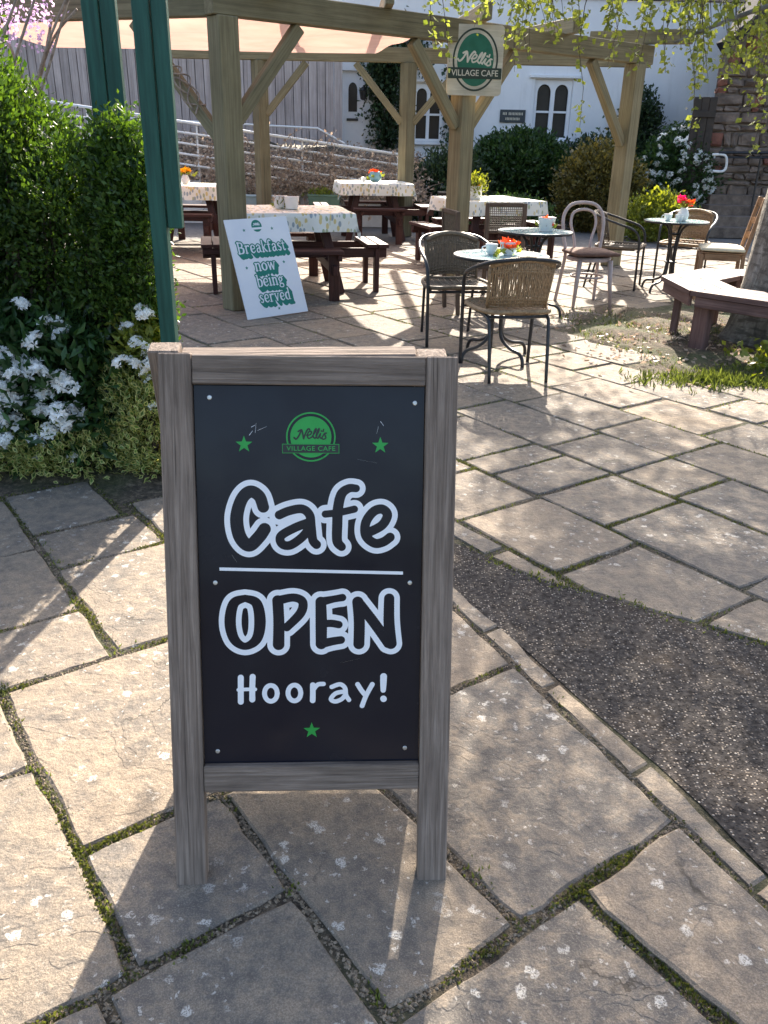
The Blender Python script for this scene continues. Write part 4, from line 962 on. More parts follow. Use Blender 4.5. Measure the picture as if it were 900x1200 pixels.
def pot(label, loc, prof, mat, petal, n=6, r=.05, size=.035, h=.06, handle=False, cat='flower pot'):
    t = thing('flower_pot', label, cat, loc); MB().lathe(prof, 24).build('pot', mat, t, smooth=True); zt = prof[-1][1]
    for k in range(n): a = RNG.random()*6.28; MB().tube([(0, 0, zt*.4), (r*.4*cos(a), r*.4*sin(a), zt+h*.3), (r*.8*cos(a), r*.8*sin(a), zt+h*.9)], .002, 4).build('stem', lf_grass, t)
    flower_bits(t, petal, (0, 0, zt), n, r, size, h)
    if handle: MB().tube([tuple(q) for q in cr([(-.05, 0, .065), (-.085, 0, .06), (-.085, 0, .025), (-.045, 0, .02)], 5)], .005, 6).build('handle', mat, t, smooth=True)
    return t
bowl = [(.028, 0), (.03, .004), (.05, .03), (.06, .085), (.061, .09), (.057, .088), (.047, .03), (.0, .02)]
cupP = [(.022, 0), (.026, .004), (.036, .03), (.042, .065), (.0425, .068), (.04, .066), (.033, .03), (0, .01)]
vaseP = [(.03, 0), (.05, .02), (.06, .06), (.045, .10), (.035, .12), (.04, .13), (.036, .128), (.03, .12)]
sqP = [(.055, 0), (.06, .004), (.075, .11), (.08, .115), (.074, .112), (.055, .03), (0, .02)]
def cup(label, loc, rz=0):
    t = thing('teacup', label, 'cup', loc, rz, 'white cups on the tables'); MB().lathe(cupP, 20).build('bowl', china, t, smooth=True)
    MB().tube([tuple(q) for q in cr([(-.038, 0, .055), (-.066, 0, .05), (-.066, 0, .025), (-.032, 0, .018)], 5)], .004, 6).build('handle', china, t, smooth=True)
    return t
TB = .7125
pot('white bowl of orange flowers on the nearest bistro table', (.80, 5.87, TB), bowl, china, pt_orange, 7, .07, .042, .05)
cup('white teacup beside the orange flowers on nearest bistro table', (.69, 5.90, TB), .3)
pot('white bowl with orange flower on the middle bistro table', (1.36, 7.66, TB), sqP, china, pt_orange, 4, .06, .05, .05)
pot('white vase of crimson and cream flowers on bistro table by cream-cushioned chair', (3.02, 9.13, TB), vaseP, china, pt_red, 7, .06, .05, .09)
flower_bits([o for o in bpy.data.objects if o.get('label', '').startswith('white vase of crimson')][0], pt_orange, (.05, -.02, .10), 4, .04, .045, .07, 'blossom', False)
cup('left white cup on the bistro table beside cream-cushioned chair', (2.86, 9.10, TB), .2); cup('right white cup on the bistro table beside cream-cushioned chair', (2.95, 9.02, TB), 1.2)
pot('glass vase of yellow-orange flowers on picnic table by green archway', (-2.78, 12.05, .81), vaseP, china, pt_yellow, 7, .07, .06, .05)
cup('white cup beside the yellow-orange flowers by green archway', (-2.98, 12.05, .81), 0)
pot('white pot of trailing plant on table behind breakfast board', (-.98, 8.72, .772), sqP, china, pt_yellow, 3, .06, .025, .05)
pot('white jug of dried brown stems on table behind breakfast board', (-1.10, 8.80, .772), sqP, china, lf_dead, 8, .06, .05, .06)
pot('round blue pot of red flowers on the farthest picnic table', (-.25, 13.55, .834), [(.05, 0), (.09, .03), (.10, .08), (.08, .14), (.07, .15), (.06, .148), (.07, .08), (0, .03)], bluechina, pt_orange, 6, .08, .06, .10)
cup('white cup beside the blue pot on farthest picnic table', (-.42, 13.5, .834), 0)
pot('white square pot of pale daffodils behind the oval sign post', (1.02, 11.0, .772), [(.09, 0), (.095, .005), (.10, .15), (.105, .155), (.098, .152), (.08, .03), (0, .03)], china, pt_yellow, 4, .10, .04, .17)
_p = [o for o in bpy.data.objects if o.get('label', '').startswith('white square pot of pale')][0]
leaves('foliage', np.array([0, 0, .16])+RNG.normal(size=(420, 3))*np.array([.07, .07, .06]), unit(420)+np.array([0, 0, .9]), .06, lf_yellow, _p, .4)

# ------------------------------------------------------------------ bench around the tree
TX, TY = 3.10, 6.62
tb = thing('tree_bench', 'brown slatted octagonal bench wrapped around the tree trunk', 'bench', (TX, TY, 0))
for k in range(8):
    a0, a1 = radians(112+45*k), radians(157+45*k)
    for (r0, r1) in ((.52, .66), (.67, .81), (.82, .96)):
        e = .008; P = [(r0*cos(a0+e), r0*sin(a0+e)), (r1*cos(a0+e), r1*sin(a0+e)), (r1*cos(a1-e), r1*sin(a1-e)), (r0*cos(a1-e), r0*sin(a1-e))]
        c = np.mean(P, 0); am = (a0+a1)/2
        tdir = Vector((-sin(am), cos(am), 0)); rdir = Vector((cos(am), sin(am), 0))
        M = Matrix(((tdir.x, -rdir.x, 0, c[0]), (tdir.y, -rdir.y, 0, c[1]), (0, 0, 1, .43), (0, 0, 0, 1)))
        Mi = M.inverted(); L = [(Mi @ Vector((p[0], p[1], .43))) for p in P]
        MB().prism([(q.x, q.y) for q in L], -.018, .018).build('seat_board', benchwood, tb, M)
    beam('apron', (.92*cos(a0+.03), .92*sin(a0+.03), .37), (.92*cos(a1-.03), .92*sin(a1-.03), .37), .03, .08, benchwood, tb)
    beam('leg', (.80*cos(a0), .80*sin(a0), 0), (.80*cos(a0), .80*sin(a0), .411), .16, .055, benchwood, tb, (cos(a0), sin(a0), 0))
    beam('bearer', (.53*cos(a0), .53*sin(a0), .375), (.75*cos(a0), .75*sin(a0), .375), .05, .07, benchwood, tb)

# ------------------------------------------------------------------ tree with hanging twigs
tree = thing('shade_tree', 'grey-barked tree inside the bench, with fresh green hanging twigs', 'tree', (TX, TY, 0))
def L3(p): return (p[0]-TX, p[1]-TY, p[2])
m = MB(); n = 20; zs = [-.05, .1, .3, .6, 1.0, 1.6, 2.3, 3.0, 3.6]; rs = [.46, .385, .34, .315, .30, .275, .25, .22, .18]
for i, (z, r) in enumerate(zip(zs, rs)):
    for j in range(n):
        a = 2*pi*j/n; q = r*(1+.07*sin(3*a+z)+.05*sin(5*a+2*z)+(.14*sin(4*a+1) if z < .2 else 0)); m.v.append((q*cos(a)+.05*z*.6, q*sin(a)+.03*z, z))
for i in range(len(zs)-1):
    for j in range(n): a = i*n+j; b = i*n+(j+1) % n; m.f.append((a, b, b+n, a+n))
m.build('trunk', barkM, tree, smooth=True)
limbs = [[(3.25, 6.8, 3.1), (3.4, 8.4, 4.1), (3.3, 9.8, 4.5), (2.3, 10.6, 4.6)], [(2.6, 7.5, 3.6), (1.7, 8.9, 4.2), (1.5, 9.9, 4.4), (1.9, 10.9, 4.5)], [(3.25, 6.75, 2.7), (2.7, 7.4, 3.5), (1.9, 8.4, 4.2), (1.2, 9.3, 4.6)], [(3.25, 6.75, 3.0), (3.1, 7.8, 4.0), (2.8, 9.3, 4.8), (2.7, 10.6, 5.1)], [(3.25, 6.8, 3.2), (3.9, 7.6, 4.1), (4.4, 8.8, 4.7)],
         [(3.25, 6.75, 2.9), (2.6, 6.4, 3.5), (1.8, 6.2, 3.7), (.9, 6.0, 3.55)], [(3.25, 6.8, 3.3), (3.4, 6.9, 4.6), (3.2, 7.6, 5.8)], [(3.25, 6.75, 2.8), (2.9, 6.0, 3.3), (2.3, 5.5, 3.35), (1.6, 5.2, 3.1)]]
tips = []
for Lm in limbs:
    q = cr(Lm, 6); MB().tube([L3(p) for p in q], [.085-.065*i/(len(q)-1) for i in range(len(q))], 8).build('limb', barkM, tree, smooth=True)
    tips += [q[i] for i in range(6, len(q), 2)]
tw = MB(); P, D = [], []
for p in tips:
    for _ in range(8):
        d = unit(1)[0]*np.array([1, 1, .45]); L = .5+.9*RNG.random(); pts = [p+d*L*s+np.array([0, 0, -.22*L*s*s]) for s in (0, .33, .66, 1)]
        tw.tube([L3(q) for q in pts], [.009, .007, .005, .003], 4, False)
        for s in RNG.random(36):
            c = p+d*L*(.2+.85*s)+np.array([0, 0, -.22*L*s*s])+RNG.normal(size=3)*.12
            P.append(c); D.append(unit(1)[0]+np.array([0, 0, -.5]))
tag(tw.build('twigs', twigM, tree), kind='stuff')
P = np.array(P); keep = P[:, 2] > 2.75; P = P[keep]; D = np.array(D)[keep]
tag(leaves('crown', P, D, .062*(.7+.6*RNG.random(len(P))), lf_birch, tree, .75, world_parent_loc=(TX, TY, 0)), kind='stuff')
# low hanging sprays in front of the pergola
hang = []
hb = random.Random(3)
def spray(x, y, ztop, zbot, lean):
    hang.append((x, y, ztop, zbot, lean))
for i in range(70):
    u = hb.random()**.8; x = .22+1.9*u; y = 4.7+.9*hb.random()
    lowest = (2.04 if u > .22 else 2.10)-.27*(hb.random()**1.5)*(1 if u > .22 else .35)-(.10 if u > .72 else 0)
    spray(x*y/5.1, y, 2.95+.3*hb.random(), lowest, (hb.random()-.5)*.5)
for (x, y, zb) in ((1.02, 5.1, 1.49), (2.02, 5.2, 1.58), (2.0, 5.0, 1.36), (1.66, 5.15, 1.50), (.27, 5.1, 1.80), (.60, 5.0, 1.90), (.20, 5.1, 1.86), (1.8, 5.0, 1.72), (1.5, 5.2, 1.78)): spray(x, y, 2.9, zb, .05)
ht = MB(); P, D = [], []
for (x, y, zt, zb, ln) in hang:
    L = zt-zb; pts = []
    for i in range(8):
        s = i/7; pts.append(np.array([x+ln*(1-s)**1.5*.9+.03*sin(i*1.7+x*9), y+.25*(1-s)+.03*cos(i*2+y*7), zt-L*s]))
    ht.tube([L3(q) for q in pts], [.0055-.0042*i/7 for i in range(8)], 4, False)
    nl = int(30+L*44)
    for k in range(nl):
        s = .18+.82*RNG.random(); i = min(6, int(s*7)); f = s*7-i; c = pts[i]*(1-f)+pts[i+1]*f; a = RNG.random()*6.28
        P.append(c+RNG.normal(size=3)*.02); D.append([cos(a)*.8, sin(a)*.8, -.55])
tag(ht.build('hanging_twigs', twigM, tree), kind='stuff')
bough = [[(2.9, 6.3, 3.0), (2.2, 5.6, 2.75), (1.2, 5.2, 2.65), (.2, 5.1, 2.7)], [(2.9, 6.3, 2.9), (2.6, 5.4, 2.6), (2.35, 5.0, 2.25), (1.75, 4.95, 2.02), (1.45, 4.95, 1.9)]]
for Lm in bough:
    q = cr(Lm, 6); MB().tube([L3(p) for p in q], [.028-.022*i/(len(q)-1) for i in range(len(q))], 6).build('limb', barkM, tree, smooth=True)
tag(leaves('hanging_leaves', P, D, .034*(.6+.8*RNG.random(len(P))), lf_birch, tree, .72, world_parent_loc=(TX, TY, 0)), kind='stuff')

# ------------------------------------------------------------------ planting on the left
def shrub(name, label, loc, blobs, nclump, per, spread, size, mat, stems=7, cat='shrub', **kw):
    t = thing(name, label, cat, loc)
    m = MB(); cx, cy = loc[0], loc[1]
    for b in blobs:
        for k in range(stems):
            a = RNG.random()*6.28; tip = np.array(b[0])+np.array([cos(a)*b[1][0]*.6, sin(a)*b[1][1]*.6, b[1][2]*.5*RNG.random()])
            base = np.array([cx+(b[0][0]-cx)*.6+RNG.normal()*.06, cy+(b[0][1]-cy)*.6+RNG.normal()*.06, 0])
            m.tube([tuple(base-np.array(loc)), tuple((base*.45+tip*.55)-np.array(loc)), tuple(tip-np.array(loc))], [.014, .010, .004], 5)
    tag(m.build('stems', twigM, t), kind='stuff')
    tag(foliage('foliage', blobs, nclump, per, spread, size, mat, t, wpl=loc, **kw), kind='stuff')
    return t
HB = [((-1.05, 3.68, .95), (.13, .14, .36))]*5+[((-1.13, 3.76, 1.1), (.12, .14, .36))]*4+[((-1.13, 3.72, 1.22), (.11, .14, .26)), ((-1.20, 3.72, .68), (.19, .19, .42)), ((-1.37, 3.72, 1.02), (.20, .19, .40)), ((-1.50, 3.98, .58), (.42, .34, .72)), ((-1.62, 4.02, 1.10), (.36, .32, .42)), ((-1.92, 4.0, 1.38), (.36, .32, .46)), ((-2.15, 3.98, .8), (.5, .36, .9)), ((-1.38, 3.90, .40), (.32, .28, .46)), ((-1.42, 4.1, .92), (.26, .26, .36)), ((-2.3, 4.0, 1.55), (.4, .36, .5)), ((-1.90, 3.98, 1.74), (.22, .2, .26)), ((-1.60, 4.0, 1.40), (.15, .15, .17))]
shrub('evergreen_shrub', 'tall dense dark evergreen shrub left of the green archway', (-1.75, 3.98, 0), HB, 4200, 30, .034, .027, lf_hedge, width=.5, up=.6, shell=.66, cut=lambda C: C[:, 0] < -.268*C[:, 1])
HB2 = [((-1.76, 3.66, .98), (.20, .18, .44)), ((-1.74, 3.68, 1.42), (.18, .16, .36)), ((-1.95, 3.68, .75), (.22, .18, .5)), ((-1.62, 3.74, 1.22), (.11, .12, .20))]
shrub('upright_shrub', 'bright green upright shrub at left edge catching the sun', (-1.78, 3.68, 0), HB2, 900, 30, .03, .027, lf_hedge, width=.5, up=1.0, shell=.5)
CB = [((-1.75, 3.66, .36), (.40, .22, .34)), ((-1.45, 3.64, .32), (.30, .2, .32)), ((-1.85, 3.62, .6), (.22, .18, .25))]
ch = shrub('white_flowered_shrub', 'glossy low shrub with white flower heads at lower left', (-1.7, 3.78, 0), CB, 700, 14, .05, .075, lf_choisya, width=.36, up=.3)
def flowerhead_mesh():
    P, D = [], []
    for i in range(22):
        u = unit(1)[0]; u[2] = abs(u[2])*.8; c = u*np.array([.038, .038, .026])*(.55+.45*(i % 2)); f = np.array([u[0], u[1], u[2]+.4]); f /= np.linalg.norm(f)
        a = np.cross(f, [0.3, .2, .9]); a /= np.linalg.norm(a); b = np.cross(f, a)
        for k in range(5): an = 2*pi*k/5; P.append(c); D.append(a*cos(an)+b*sin(an)+f*.35)
    o = leaves('flower_head', P, D, .021, pt_white, None, .7); me = o.data; bpy.data.objects.remove(o); return me
FH = [flowerhead_mesh() for _ in range(4)]
def heads(t, base, pts, sc=1.0):
    for i, p in enumerate(pts):
        o = bpy.data.objects.new('flower_head', FH[i % 4]); COL.objects.link(o); o.parent = t
        k = sc*(.75+.6*random.random())
        o.matrix_basis = Matrix.Translation(Vector(p)-Vector(base)) @ Matrix.Rotation(random.random()*6, 4, 'Z') @ Matrix.Rotation(radians(35), 4, 'X') @ Matrix.Scale(k, 4)
# flower heads where the shrub shows them (front of the mound)
fh = [(-1.62+.13*RNG.normal(), 3.43+.03*RNG.normal(), .32+.14*RNG.normal()) for _ in range(26)]+[(-1.76+.04*RNG.normal(), 3.44, .74+.1*RNG.normal()) for _ in range(7)]+[(-1.77, 3.62, .86), (-1.80, 3.6, .80), (-1.79, 3.50, .56), (-1.72, 3.47, .50), (-1.66, 3.46, .47), (-1.60, 3.47, .50), (-1.56, 3.46, .46), (-1.50, 3.45, .49), (-1.45, 3.46, .46), (-1.76, 3.42, .35), (-1.79, 3.42, .40), (-1.60, 3.42, .36),
      (-1.66, 3.40, .29), (-1.48, 3.42, .32), (-1.44, 3.42, .30), (-1.40, 3.42, .33), (-1.38, 3.41, .27), (-1.44, 3.40, .23), (-1.76, 3.38, .22), (-1.68, 3.37, .18), (-1.63, 3.37, .20), (-1.78, 3.35, .12), (-1.55, 3.55, .74), (-1.39, 3.55, .62), (-1.44, 3.56, .66), (-1.70, 3.55, .62), (-1.52, 3.40, .18), (-1.36, 3.44, .42)]
heads(ch, (-1.7, 3.78, 0), fh, .95)
ch2 = shrub('pale_flowered_shrub', 'pale pinkish-white flowered bush against the green archway foot', (-1.05, 3.58, 0), [((-1.06, 3.60, .50), (.06, .07, .22))], 110, 14, .035, .042, lf_yellow, width=.4)
heads(ch2, (-1.05, 3.58, 0), [(-1.03+RNG.normal()*.04, 3.50+RNG.normal()*.03, .56+RNG.normal()*.15) for _ in range(18)], .7)
VB = [((-1.08, 3.62, .20), (.18, .17, .23)), ((-1.12, 3.62, .36), (.12, .12, .16)), ((-1.42, 3.50, .10), (.3, .12, .13)), ((-1.03, 3.56, .10), (.14, .14, .12)), ((-1.7, 3.48, .08), (.24, .1, .11))]
shrub('variegated_shrub', 'yellow-edged variegated shrub spilling beside the sign', (-1.15, 3.7, 0), VB, 800, 14, .028, .036, lf_varieg, width=.5, edge=True, up=.6, stems=5)
# wisteria high behind the hedge
wi = thing('wisteria', 'leggy wisteria with lilac blossom above the hedge', 'climber', (-3.3, 7.6, 0))
wm = MB()
for k in range(16):
    a = RNG.random()*6.28; pts = [(RNG.normal()*.1, RNG.normal()*.1, 0), (.2*cos(a), .2*sin(a), 1.1), (.45*cos(a+.5)+.1, .3*sin(a), 1.8+.2*RNG.random()), (.8*cos(a+.9)+.1, .3*sin(a), 2.2+.4*RNG.random())]
    wm.tube([tuple(q) for q in cr(pts, 5)], .011, 5)
tag(wm.build('stems', deadM, wi), kind='stuff')
for k in range(9):
    c = np.array([-.55+.14*k+RNG.normal()*.04, RNG.normal()*.1, 2.25+RNG.normal()*.10]); Pp = c+RNG.normal(size=(110, 3))*np.array([.05, .05, .10]); leaves('blossom', Pp, unit(110)+np.array([0, 0, -.5]), .035, pt_lilac, wi, .8)

# ------------------------------------------------------------------ bushes in front of the house
def bush(label, c, r, ncl, per, size, mat, spread=.07, name='bush', **kw): return shrub(name, label, (c[0], c[1], 0), [(c, r)]+kw.pop('extra', []), ncl, per, spread, size, mat, 5, 'bush', **kw)
bush('large rounded clipped green bush behind the bistro tables', (2.48, 17.6, .78), (1.05, .9, .80), 1700, 16, .09, lf_bush, .06)
bush('bronze-tinted bush right of the large green bush', (3.72, 15.9, .65), (.72, .6, .72), 900, 16, .075, lf_brown, .08)
wb = bush('white-flowered bush beside the right-hand pergola post', (5.25, 16.6, .75), (.75, .6, .95), 900, 15, .08, lf_bush, .08)
for i in range(170):
    u = unit(1)[0]; u[1] = -abs(u[1]); p = np.array([5.25, 16.6, .78])+u*np.array([.76, .62, .95])*1.0
    if p[2] < .15: continue
    o = bpy.data.objects.new('flower_head', FH[i % 4]); COL.objects.link(o); o.parent = wb; o.matrix_basis = Matrix.Translation(Vector(p)-Vector((5.25, 16.6, 0))) @ Matrix.Rotation(random.random()*6, 4, 'Z') @ Matrix.Rotation(radians(50), 4, 'X') @ Matrix.Scale(1.2+.5*random.random(), 4)
bush('low yellow-green bush at the foot of the right pergola post', (4.35, 14.4, .3), (.55, .4, .36), 420, 14, .07, lf_yellow, .07)
bush('low dark green hedge under the arched windows', (4.3, 18.2, .75), (1.3, .45, .8), 800, 15, .09, lf_ivy, .08, extra=[((5.6, 18.2, .7), (.8, .4, .7))])
bush('tall narrow dark climber behind the right pergola post', (5.0, 18.6, 1.3), (.42, .3, 1.1), 420, 14, .09, lf_ivy, .08, name='climber')
bush('low dark shrubs between far picnic table and middle post', (1.05, 16.6, .55), (.75, .5, .62), 700, 15, .08, lf_ivy, .08)
bush('small leafy plants behind the pale tablecloth', (1.9, 14.3, .25), (.75, .3, .34), 380, 14, .06, lf_bush, .06)

# ------------------------------------------------------------------ white house
HY = 19.0
hs = thing('white_house', 'white rendered house with arched windows behind the bushes', 'house', (2.5, HY, 0))
hx = lambda x: x-2.5
# facade with openings: strips round the openings
ops = [(2.87, 3.65, 1.5, 2.62), (.42, 1.02, 1.42, 2.50), (-1.07, -.60, .95, 2.70)]
xsb = sorted({-1.35, 7.4, *[o_[0] for o_ in ops], *[o_[1] for o_ in ops]}); zsb = sorted({0.0, 4.02, *[o_[2] for o_ in ops], *[o_[3] for o_ in ops]})
m = MB()
for i in range(len(xsb)-1):
    j = 0
    while j < len(zsb)-1:
        cx, cz = (xsb[i]+xsb[i+1])/2, (zsb[j]+zsb[j+1])/2
        if any(o_[0] < cx < o_[1] and o_[2] < cz < o_[3] for o_ in ops): j += 1; continue
        j2 = j
        while j2+1 < len(zsb)-1 and not any(o_[0] < cx < o_[1] and o_[2] < (zsb[j2+1]+zsb[j2+2])/2 < o_[3] for o_ in ops): j2 += 1
        m.box((hx(cx), .15, (zsb[j]+zsb[j2+1])/2), (xsb[i+1]-xsb[i], .3, zsb[j2+1]-zsb[j])); j = j2+1
bm = bmesh.new(); me_ = m.mesh('wall'); bm.from_mesh(me_); bmesh.ops.remove_doubles(bm, verts=list(bm.verts), dist=1e-4)
bm.to_mesh(me_); bm.free(); link('wall', me_, wallM, hs)
MB().box((hx(2.7), 4.0, 2.0), (8.0, 7.3, 3.9)).build('house_body', wallM, hs)
rf = MB(); rf.add([(hx(-1.5), -.05, 4.03), (hx(7.5), -.05, 4.03), (hx(7.5), 4, 6.5), (hx(-1.5), 4, 6.5), (hx(-1.5), 8, 4.03), (hx(7.5), 8, 4.03)], [(0, 1, 2, 3), (3, 2, 5, 4), (0, 3, 4), (1, 5, 2), (0, 4, 5, 1)]); rf.build('roof', slate, hs)
def arched(x0, x1, z0, z1, par):
    wdo = MB().box((hx((x0+x1)/2), .16, (z0+z1)/2), (x1-x0-.004, .02, z1-z0-.004)).build('window', glassM, par)
    # frame board with two arched lights cut through
    W = x1-x0; lights = []
    for k in (0, 1):
        c = x0+W*(.27 if k == 0 else .73); h = W*.175; top = z1-.10-h
        lights.append([(hx(c-h), z0+.05), (hx(c+h), z0+.05)]+[(hx(c+h*cos(a)), top+h*1.1*sin(a)) for a in np.linspace(0, pi, 13)])
    fill('frame', [[(hx(x0)+.003, z0+.003), (hx(x1)-.003, z0+.003), (hx(x1)-.003, z1-.003), (hx(x0)+.003, z1-.003)]]+lights, whitepaint, wdo, Matrix.Translation((0, .09, 0)) @ Matrix.Rotation(pi/2, 4, 'X'), .03)
    for k in (0, 1):
        c = x0+W*(.27 if k == 0 else .73); zz_ = z0+(z1-z0)*.47; MB().box((hx(c), .10, zz_), (W*.35, .03, .04)).build('glazing_bar', whitepaint, wdo)
    MB().box((hx((x0+x1)/2), -.04, z0-.035), (W+.16, .12, .06), bev=.008).build('sill', whitepaint, par)
    MB().box((hx((x0+x1)/2), -.025, z1+.05), (W+.24, .08, .06), bev=.008).build('drip_mould', wallM, par)
arched(2.87, 3.65, 1.5, 2.62, hs); arched(.42, 1.02, 1.42, 2.50, hs)
dr = MB().box((hx(-.835), .12, 1.825), (.46, .05, 1.74)).build('door', whitepaint, hs)
fill('door_light', [[(hx(-.835-.09), 1.95), (hx(-.835+.09), 1.95)]+[(hx(-.835+.09*cos(a)), 2.36+.13*sin(a)) for a in np.linspace(0, pi, 11)]], glassM, dr, Matrix.Translation((0, .09, 0)) @ Matrix.Rotation(pi/2, 4, 'X'), .004)
MB().box((hx(-.84), .085, 1.80), (.24, .02, .05)).build('letter_plate', blacksteel, dr)
lm = thing('wall_lantern', 'black lantern on the wall by the white door', 'lamp', (-.47, HY-.02, 2.30))
MB().tube([tuple(q) for q in cr([(0, 0, .12), (0, -.06, .16), (-.1, -.10, .14), (-.14, -.12, .08)], 5)], .012, 6).build('bracket', blacksteel, lm); MB().box((0, -.01, .0), (.06, .02, .26)).build('back_plate', blacksteel, lm)
MB().lathe([(.03, -.14), (.06, -.12), (.085, .03), (.10, .035), (.04, .09), (.01, .11)], 8, (-.14, -.12, 0)).build('lantern_body', blacksteel, lm)
nb = thing('house_name_board', 'dark two-line name plaque on the white wall', 'sign', (2.46, HY-.02, 1.93))
pl = MB().box((0, 0, 0), (.52, .03, .24), bev=.004).build('plaque', sign_dark, nb)
for row, n_ in ((.045, 14), (-.05, 10)):
    mm_ = MB()
    for i in range(n_):
        if row > 0 and i == 3: continue
        mm_.box((-.5*n_*.030+.030*i+.015, -.018, row), (.016, .002, .05 if i % 3 else .045))
    tag(mm_.build('worn_lettering', cream_print, pl), kind='stuff')
MB().box((0, -.017, 0), (.0, .0, .0))
# ivy column and climbers on the house
def ivy(label, pts, n_, spread, size=.09):
    c0 = pts[0]; t = thing('ivy', label, 'climber', (c0[0], HY-.05, 0)); q = np.array(cr(pts, 10)); i = RNG.integers(0, len(q), n_)
    P = q[i]+RNG.normal(size=(n_, 3))*np.array(spread); P[:, 1] = HY-.05-np.abs(RNG.normal(size=n_))*.12; k = P[:, 2] > .1; P = P[k]
    tag(leaves('foliage', P, unit(len(P))+np.array([0, -1.2, -.4]), size*(.7+.6*RNG.random(len(P))), lf_ivy, t, .8, world_parent_loc=(c0[0], HY-.05, 0)), kind='stuff')
    MB().tube([(p[0]-c0[0], p[1]-HY, p[2]) for p in cr(pts, 4)], .02, 5).build('stem', twigM, t)
ivy('dense ivy column between the white door and left arched window', [(-.15, HY-.06, 0), (-.12, HY-.06, 1.2), (-.1, HY-.06, 2.2), (-.25, HY-.06, 2.9), (.4, HY-.06, 3.1)], 5200, (.20, .05, .25))
ivy('thin ivy right of the left arched window', [(1.28, HY-.06, 0), (1.25, HY-.06, 1.5), (1.15, HY-.06, 2.4), (1.4, HY-.06, 2.9)], 900, (.11, .05, .2))

# ------------------------------------------------------------------ stone barn on the right
SY = 16.2
sb = thing('stone_barn', 'rubble stone gable with dark slate verge at right', 'building', (5.6, SY, 0))
gz_ = lambda x: 2.90+(x-5.55)*.80
m = MB(); m.add([(0, .06, 0), (4.0, .06, 0), (4.0, .06, gz_(9.6)), (0, .06, gz_(5.6)), (1.25, 3, 0), (4, 3, 0), (4, 3, gz_(9.6)), (1.25, 3, gz_(5.6))], [(0, 1, 2, 3), (5, 4, 7, 6), (4, 0, 3, 7), (1, 5, 6, 2), (3, 2, 6, 7)]); m.build('wall_core', mortar, sb)
z = .02; sr = random.Random(9); row = 0
while z < 4.2:
    h = sr.choice([.09, .12, .15, .2, .24]); x = -.01 if row % 2 else -.02
    while x < 1.9:
        L = sr.choice([.14, .2, .27, .36, .5]); xc = x+L/2
        if z+h < gz_(5.6+x)-.03:
            hh = h-.018-.012*sr.random(); ll = L-.02-.015*sr.random(); mb = MB().box((0, 0, 0), (ll, .10+.05*sr.random(), hh), bev=min(.028, hh*.24))
            for i, v in enumerate(mb.v): mb.v[i] = (v[0]+sr.uniform(-.022, .022), v[1]+sr.uniform(-.02, .02), v[2]+sr.uniform(-.017, .017))
            mb.build('stone', redstone if sr.random() < .12 else stoneM, sb, Matrix.Translation((xc, .045, z+h/2)))
        x += L
    z += h; row += 1
beam('verge', (-.06, -.05, gz_(5.54)+.09), (3.9, -.05, gz_(9.5)+.09), .30, .16, slate, sb)
m = MB(); m.add([(0, .12, gz_(5.6)+.03), (3.95, .12, gz_(9.55)+.03), (3.95, 3.1, gz_(9.55)+.03), (1.3, 3.1, gz_(6.9)+.03), (0, .12, gz_(5.6)+.10), (3.95, .12, gz_(9.55)+.10), (3.95, 3.1, gz_(9.55)+.10), (1.3, 3.1, gz_(6.9)+.10)], [(0, 3, 2, 1), (4, 5, 6, 7), (0, 1, 5, 4), (1, 2, 6, 5), (2, 3, 7, 6), (3, 0, 4, 7)]); m.build('slate_roof', slate, sb)
gt = thing('plank_gate', 'narrow dark brown plank gate between white house and stone barn', 'gate', (5.42, 16.15, 0))
for i in range(3): beam('plank', (-.13+i*.135, -.0, .45), (-.13+i*.135, 0, 2.22), .03, .13, darkgate, gt, (1, 0, 0))
beam('ledge', (-.2, -.035, 1.15), (.2, -.035, 1.15), .03, .1, darkgate, gt); beam('ledge', (-.2, -.035, 1.95), (.2, -.035, 1.95), .03, .1, darkgate, gt)
stp = bpy.data.objects.new('stone_steps', None); COL.objects.link(stp); stp['kind'] = 'structure'
for i in range(4): beam('step', (5.4+.1*i, 15.2+.30*i, .09+.16*i), (9, 15.2+.30*i, .09+.16*i), .36, .17, stoneM, stp)
hr = thing('handrail', 'black curved-end metal handrail above the dark steps', 'handrail', (5.6, 15.6, 0))
MB().tube([tuple(q) for q in cr([(-.05, 0, 1.05), (.12, 0, 1.05), (.17, 0, 1.13), (.12, 0, 1.30), (-.1, 0, 1.33), (.5, 0, 1.34), (1.5, 0, 1.36), (3, 0, 1.4)][:4]+[(-.1, 0, 1.31)], 5)], .022, 8).build('curved_end', galv, hr, smooth=True)
MB().tube([(.0, 0, 1.345), (3, 0, 1.40)], .022, 8).build('top_rail', blacksteel, hr); MB().tube([(.05, .02, 1.27), (3, .02, 1.32)], .016, 8).build('lower_rail', blacksteel, hr)
for x in (.75, 2.2): MB().tube([(x, .03, .3), (x, .03, 1.36)], .018, 8).build('upright', blacksteel, hr)

